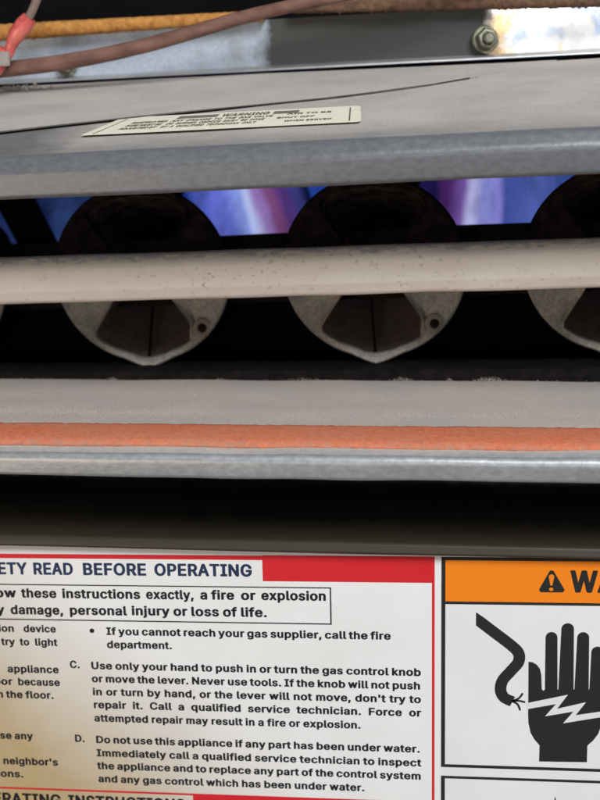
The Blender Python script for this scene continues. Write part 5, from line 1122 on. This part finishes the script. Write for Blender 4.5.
# ---------------------------------------------------------------- wires and terminal
o = link('brown_wire', tube('brown_wire', [(-150, 70, 71), (-115, 68, 71.8), (-88.3, 66, 73.5), (-67, 66, 75.4), (-46, 66, 78.9), (-18.8, 66, 85.2), (3, 66, 89.0), (25, 67, 92.5), (60, 72, 100), (90, 78, 108)],
     [2.2, 2.2, 2.15, 2.1, 1.95, 1.75, 1.65, 1.6, 1.6, 1.6], 28, lump=.04), M['wire'])
tag(o, 'thick red brown wire sweeping up from the left edge across the bare metal panel', 'wire')
r = root('wire_terminal', 'pink red crimp terminal with silver tongue and grey brown lead at top left corner', 'connector', (-81, 60, 82))
link('crimp_sleeve', tube('crimp_sleeve', [(4.4, 0, 4.9), (3.0, 0, 3.4), (.2, 0, .4), (-1.3, 0, -2.0), (-2.3, 0, -4.4)], [1.9, 2.4, 2.2, 1.5, 1.4], 24), M['vinyl'], r)
link('sleeve_collar', tube('sleeve_collar', [(-2.6, -.2, -3.2), (-4.0, -.2, -5.0), (-6.5, -.2, -8.0)], [2.0, 2.3, 2.3], 24), M['vinyl'], r)
link('tongue', box('tongue', (-6.6, -2.6, -7.2), (-1.2, -2.0, -3.4), .25), M['tin'], r)
link('lead', tube('lead', [(3.2, 0, 3.6), (4.9, 0, 6.0), (7.6, .5, 11.5), (10, 2, 20), (12, 6, 32)], [1.15] * 5, 20), M['greywire'], r)
# crumb of lint on the rear edge of the lid
grains('lint_crumbs', [(-88 + rnd.gauss(0, 4.5) , 74 + rnd.gauss(0, 1.5), onbox(-88, 74)[2] + .9 + abs(rnd.gauss(0, .5)), rnd.uniform(.15, .7)) for i in range(120)],
       M['dust'], 'small heap of brown grey lint at the rear left corner of the box lid')

# ---------------------------------------------------------------- control panel, its lip and its two labels
r = root('control_panel', 'dark olive brown painted panel with a rolled top lip, behind the printed labels', 'panel', (0, 0, -36))
p = rounded([(44, 3.4), (22, 2.9), (4, 2.3), (-2.0, 1.7), (-2.8, -.9), (.2, -1.5)], [0, 8, 6, 1.2, .8, 0], 7)
link('rolled_lip', sheet('rolled_lip', p, -170, 150, .8, 90, .25, .02, 2.0, 1.0), M['paint'], r)
link('panel_face', box('panel_face', (-170, .1, -140), (150, 1.4, .0), .1), M['paint'], r)

gp = link('added_black_pipe', tube('added_black_pipe', [(-170, 30, -27.5), (-60, 30, -27.3), (60, 30, -27.6), (150, 30, -27.4)], [6.5] * 4, 40, lump=.03), M['pipe'])  # guessed pipe, added so its gloss catches the lamps inside the dark gap
tag(gp, 'guessed glossy black pipe, added to catch highlights in the dark gap under the shelf', 'pipe')

KS, KX = .0172, .0165
S0 = (-53.65, -70.18)
LC = (-25, 0, -70)


def tw_s(s, t, h):
    return (S0[0] + s + KX * t - LC[0], -h, S0[1] + t + KS * s - LC[2])


r = root('safety_label', 'large printed safety instruction label with red heading band, tan shade painted at lower left', 'label', LC)
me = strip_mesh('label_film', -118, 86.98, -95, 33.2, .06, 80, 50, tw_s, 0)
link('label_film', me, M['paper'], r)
RED = .085
V, F = rects([(-116.5, 29.45, 44.4, 30.6), (44.4, 24.05, 85.65, 30.7), (85.0, -34.2, 85.65, 24.05), (-116.5, -34.3, 85.65, -33.75), (24.6, -44, 85.65, -34.3), (-116.5, -95, -115.9, 29.45)], RED, tw_s)
link('red_border', mesh('red_border', V, F), M['red'], r)
V, F = rects([(-114, 22.33, 60.95, 22.63), (-114, 13.0, 60.95, 13.32), (60.6, 13.32, 60.95, 22.33)], .09, tw_s)
link('frame_line', mesh('frame_line', V, F), M['black'], r)
V, F = text_flat([('FOR YOUR', -52.5, -32.2, 25.15, 3.22, False), ('SAFETY', -30.2, -14.9, 25.15, 3.22, False),
                  ('READ', -13.26, -3.0, 25.15, 3.22, False), ('BEFORE', -.55, 15.6, 25.15, 3.22, False), ('OPERATING', 17.6, 41.8, 25.17, 3.22, False)], .10, tw_s)
h = link('heading_lettering', mesh('heading_lettering', V, F), M['navy'], r)
h['label'] = 'navy capital heading ending in READ BEFORE OPERATING'
L = [('If you do not', -52, -31.5, 19.0, 2.5, False), ('follow', -30.0, -18.2, 19.0, 2.5, False), ('these', -16.7, -7.7, 19.0, 2.5, False), ('instructions', -6.2, 13.7, 19.0, 2.5, False),
     ('exactly,', 15.2, 27.2, 19.05, 2.5, False), ('a fire', 28.8, 37.2, 19.1, 2.5, False), ('or', 38.9, 42.4, 19.1, 2.5, False), ('explosion', 43.9, 59.7, 19.15, 2.5, False),
     ('property', -37.0, -21.6, 14.5, 2.5, False), ('damage,', -19.9, -6.2, 14.53, 2.5, False), ('personal', -4.6, 10.0, 14.6, 2.5, False), ('injury or loss of life.', 11.3, 45.2, 14.7, 2.5, False)]
V, F = text_flat(L, .10, tw_s)
link('warning_lettering', mesh('warning_lettering', V, F), M['black'], r)
L = [('ignition device', -36.5, -8.5, 9.72, 2.0, True), ('Do not try to light', -41.0, -8.4, 6.08, 2.0, True),
     ('smell all around the appliance', -64, -8.5, -1.3, 2.05, True), ('next to the floor because', -60, -8.45, -4.86, 2.05, True), ('will settle on the floor.', -51.5, -10.3, -8.44, 2.05, False),
     ('building. Do not use any', -60, -16.7, -20.0, 2.05, False), ('from a neighbor\'s', -42.0, -10.5, -27.2, 2.05, True), ('the gas instructions.', -58, -20.0, -30.9, 2.05, False)]
# keep the spans of the words that show at the left edge exact
L = [('device', -16.9, -8.5, 9.72, 2.0, False), ('ignition', -29.6, -19.4, 9.72, 2.0, False),
     ('light', -14.2, -8.4, 6.08, 2.0, False), ('to', -18.1, -15.7, 6.08, 2.0, False), ('try', -23.0, -19.5, 6.08, 2.0, False), ('Do not', -34, -24.6, 6.08, 2.0, False),
     ('appliance', -21.97, -8.5, -1.35, 2.05, False), ('around the', -40, -24.2, -1.35, 2.05, False),
     ('because', -19.5, -8.45, -4.86, 2.05, False), ('floor', -28.0, -21.0, -4.86, 2.05, False), ('next to the', -46, -29.6, -4.86, 2.05, False),
     ('on the floor.', -27.0, -10.3, -8.44, 2.05, False), ('will settle', -44, -28.6, -8.44, 2.05, False),
     ('use any', -27.2, -16.7, -20.0, 2.05, False), ('do not', -40, -29, -20.0, 2.05, False),
     ("neighbor's", -25.2, -10.5, -27.2, 2.05, False), ('from a', -38, -27.6, -27.2, 2.05, False), ('instructions.', -38.5, -20.0, -30.9, 2.05, False),
     ('If you cannot reach your gas supplier, call the fire', 4.55, 75.15, 9.34, 2.05, True), ('department.', 4.5, 21.1, 5.8, 2.05, False),
     ('C.', -5.5, -2.9, .18, 2.05, False),
     ('Use only your hand to push in or turn the gas control knob', 0, 82.35, 0, 2.05, True),
     ('or move the lever. Never use tools. If the knob will not push', 0, 82.2, -3.56, 2.05, True),
     ("in or turn by hand, or the lever will not move, don't try to", 0, 82.35, -7.15, 2.05, True),
     ('repair it. Call a qualified service technician. Force or', 0, 82.35, -10.71, 2.05, True),
     ('attempted repair may result in a fire or explosion.', 0, 67.65, -14.4, 2.05, False),
     ('D.', -5.55, -2.9, -20.25, 2.05, False),
     ('Do not use this appliance if any part has been under water.', 0, 82.1, -20.4, 2.05, True),
     ('Immediately call a qualified service technician to inspect', 0, 82.35, -24.15, 2.05, True),
     ('the appliance and to replace any part of the control system', 0, 82.35, -27.75, 2.05, True),
     ('and any gas control which has been under water.', 0, 68.4, -31.45, 2.05, False)]
V, F = text_flat(L, .10, tw_s)
link('body_lettering', mesh('body_lettering', V, F), M['black'], r)
V, F = text_flat([('OPERATING', -34.6, -10.4, -38.7, 3.3, False), ('INSTRUCTIONS', -8.4, 22.5, -38.7, 3.3, False)], .10, tw_s)
link('lower_heading_lettering', mesh('lower_heading_lettering', V, F), M['black'], r)
link('bullet', ngon('bullet', arc(.84, 10.4, .62, .62, 0, 350, 20), .10, tw_s), M['black'], r)

W0 = (34.08, -38.05)
WC = (60, 0, -70)


def tw_w(s, t, h):
    return (W0[0] + s + KX * t - WC[0], -h, W0[1] + t + KS * s - WC[2])


r = root('warning_label', 'white label with orange heading and black hand struck by a shock from a frayed cord', 'label', WC)
link('label_film', strip_mesh('label_film', -1.2, 66, -110, 2.0, .045, 40, 40, tw_w, 0), M['paper2'], r)
FR = .085
V, F = rects([(0, -.85, 64, 0), (0, -54.7, .95, -.85), (63, -54.7, 64, -.85), (.95, -54.7, 63, -53.9), (.95, -11.9, 63, -11.2),
              (0, -57.75, 64, -57.05), (0, -108, .95, -57.75), (63, -108, 64, -57.75)], FR, tw_w)
link('black_frame', mesh('black_frame', V, F), M['softblack'], r)
V, F = rects([(.95, -11.2, 63, -.85)], FR, tw_w)
link('orange_band', mesh('orange_band', V, F), M['orange'], r)
# alert triangle with rounded corners and its exclamation mark
tri = []
for (cx, cy), a0 in (((25.5, -3.75), 30), ((23.35, -8.0), 150), ((27.9, -8.0), 270)):
    tri += arc(cx, cy, .62, .62, a0, a0 + 120, 6)
link('alert_triangle', ngon('alert_triangle', tri, .10, tw_w), M['softblack'], r)
ex = arc(25.5, -4.75, .62, .62, 0, 180, 8) + [(25.28, -6.9), (25.72, -6.9)]
link('exclamation_mark', ngon('exclamation_mark', ex, .115, tw_w), M['orange'], r)
link('exclamation_dot', ngon('exclamation_dot', arc(25.5, -7.85, .5, .42, 0, 340, 14), .115, tw_w), M['orange'], r)
V, F = text_flat([('WARNING', 29.95, 62, -8.62, 5.55, False)], .10, tw_w)
link('heading_lettering', mesh('heading_lettering', V, F), M['softblack'], r)
# hand
hand = [(20.6, -26.3)] + [(21.6, -26.45), (22.6, -27.1), (23.3, -28.1), (23.65, -29.6), (23.85, -33.4), (24.2, -33.75), (24.55, -33.4)]
for x0, x1, yt, yb in ((24.45, 27.2, -18.6, -33.3), (28.05, 30.95, -16.3, -33.2), (31.75, 34.5, -18.5, -33.1), (35.1, 37.9, -22.1, -33.3)):
    rr = (x1 - x0) / 2
    hand += [(x0, yt - rr)] + arc((x0 + x1) / 2, yt - rr, rr, rr, 170, 10, 8) + [(x1, yt - rr)]
    if x1 < 37:
        hand += [(x1 + .3, yb), (x1 + .5, yb)] if x1 < 34.4 else [(x1 + .25, yb), (x1 + .4, yb)]
hand += [(38.1, -41), (37.9, -42.6), (37.3, -44.6), (36.2, -46.4), (34.85, -47.8), (34.85, -52.2), (23.55, -52.4), (23.6, -48.1), (22.3, -46.5), (21.4, -44.8), (20.85, -42.2), (20.75, -40)]
link('hand_symbol', ngon('hand_symbol', hand, .10, tw_w), M['softblack'], r)
bol = [(20.4, -37.05), (29.98, -34.61), (27.5, -38.35), (34.22, -36.45), (31.89, -39.9), (42.3, -37.9), (42.3, -39.3), (28.99, -42.11), (31.37, -38.95), (24.73, -40.4), (27.23, -37.13), (20.4, -38.64)]
link('shock_bolt', ngon('shock_bolt', bol, .115, tw_w), M['white'], r)
link('cord_symbol', stroke_mesh('cord_symbol', [(9.3, -16.35), (10.2, -17.1), (12.5, -18.95), (16.4, -22.1), (18.2, -24.1), (18.25, -26.4), (16.5, -28.8), (14.6, -31.3), (14.15, -33.8), (15.0, -35.7), (17.0, -36.75)], 2.75, .10, tw_w, 8, (8.16, -13.85, -17.25)), M['softblack'], r)
for pts in ([(16.8, -36.6), (18.4, -35.9), (19.4, -34.5)], [(16.8, -36.6), (18.5, -36.5), (20.0, -36.85)], [(16.8, -36.6), (18.2, -37.4), (18.85, -39.0)]):
    link('frayed_strand', stroke_mesh('frayed_strand', pts, .5, .107, tw_w, 5), M['softblack'], r)
link('lower_symbol_tip', ngon('lower_symbol_tip', [(27.6, -61.6), (27.9, -63.5), (29.5, -67), (26, -67), (27.2, -63.5)], .10, tw_w), M['softblack'], r)
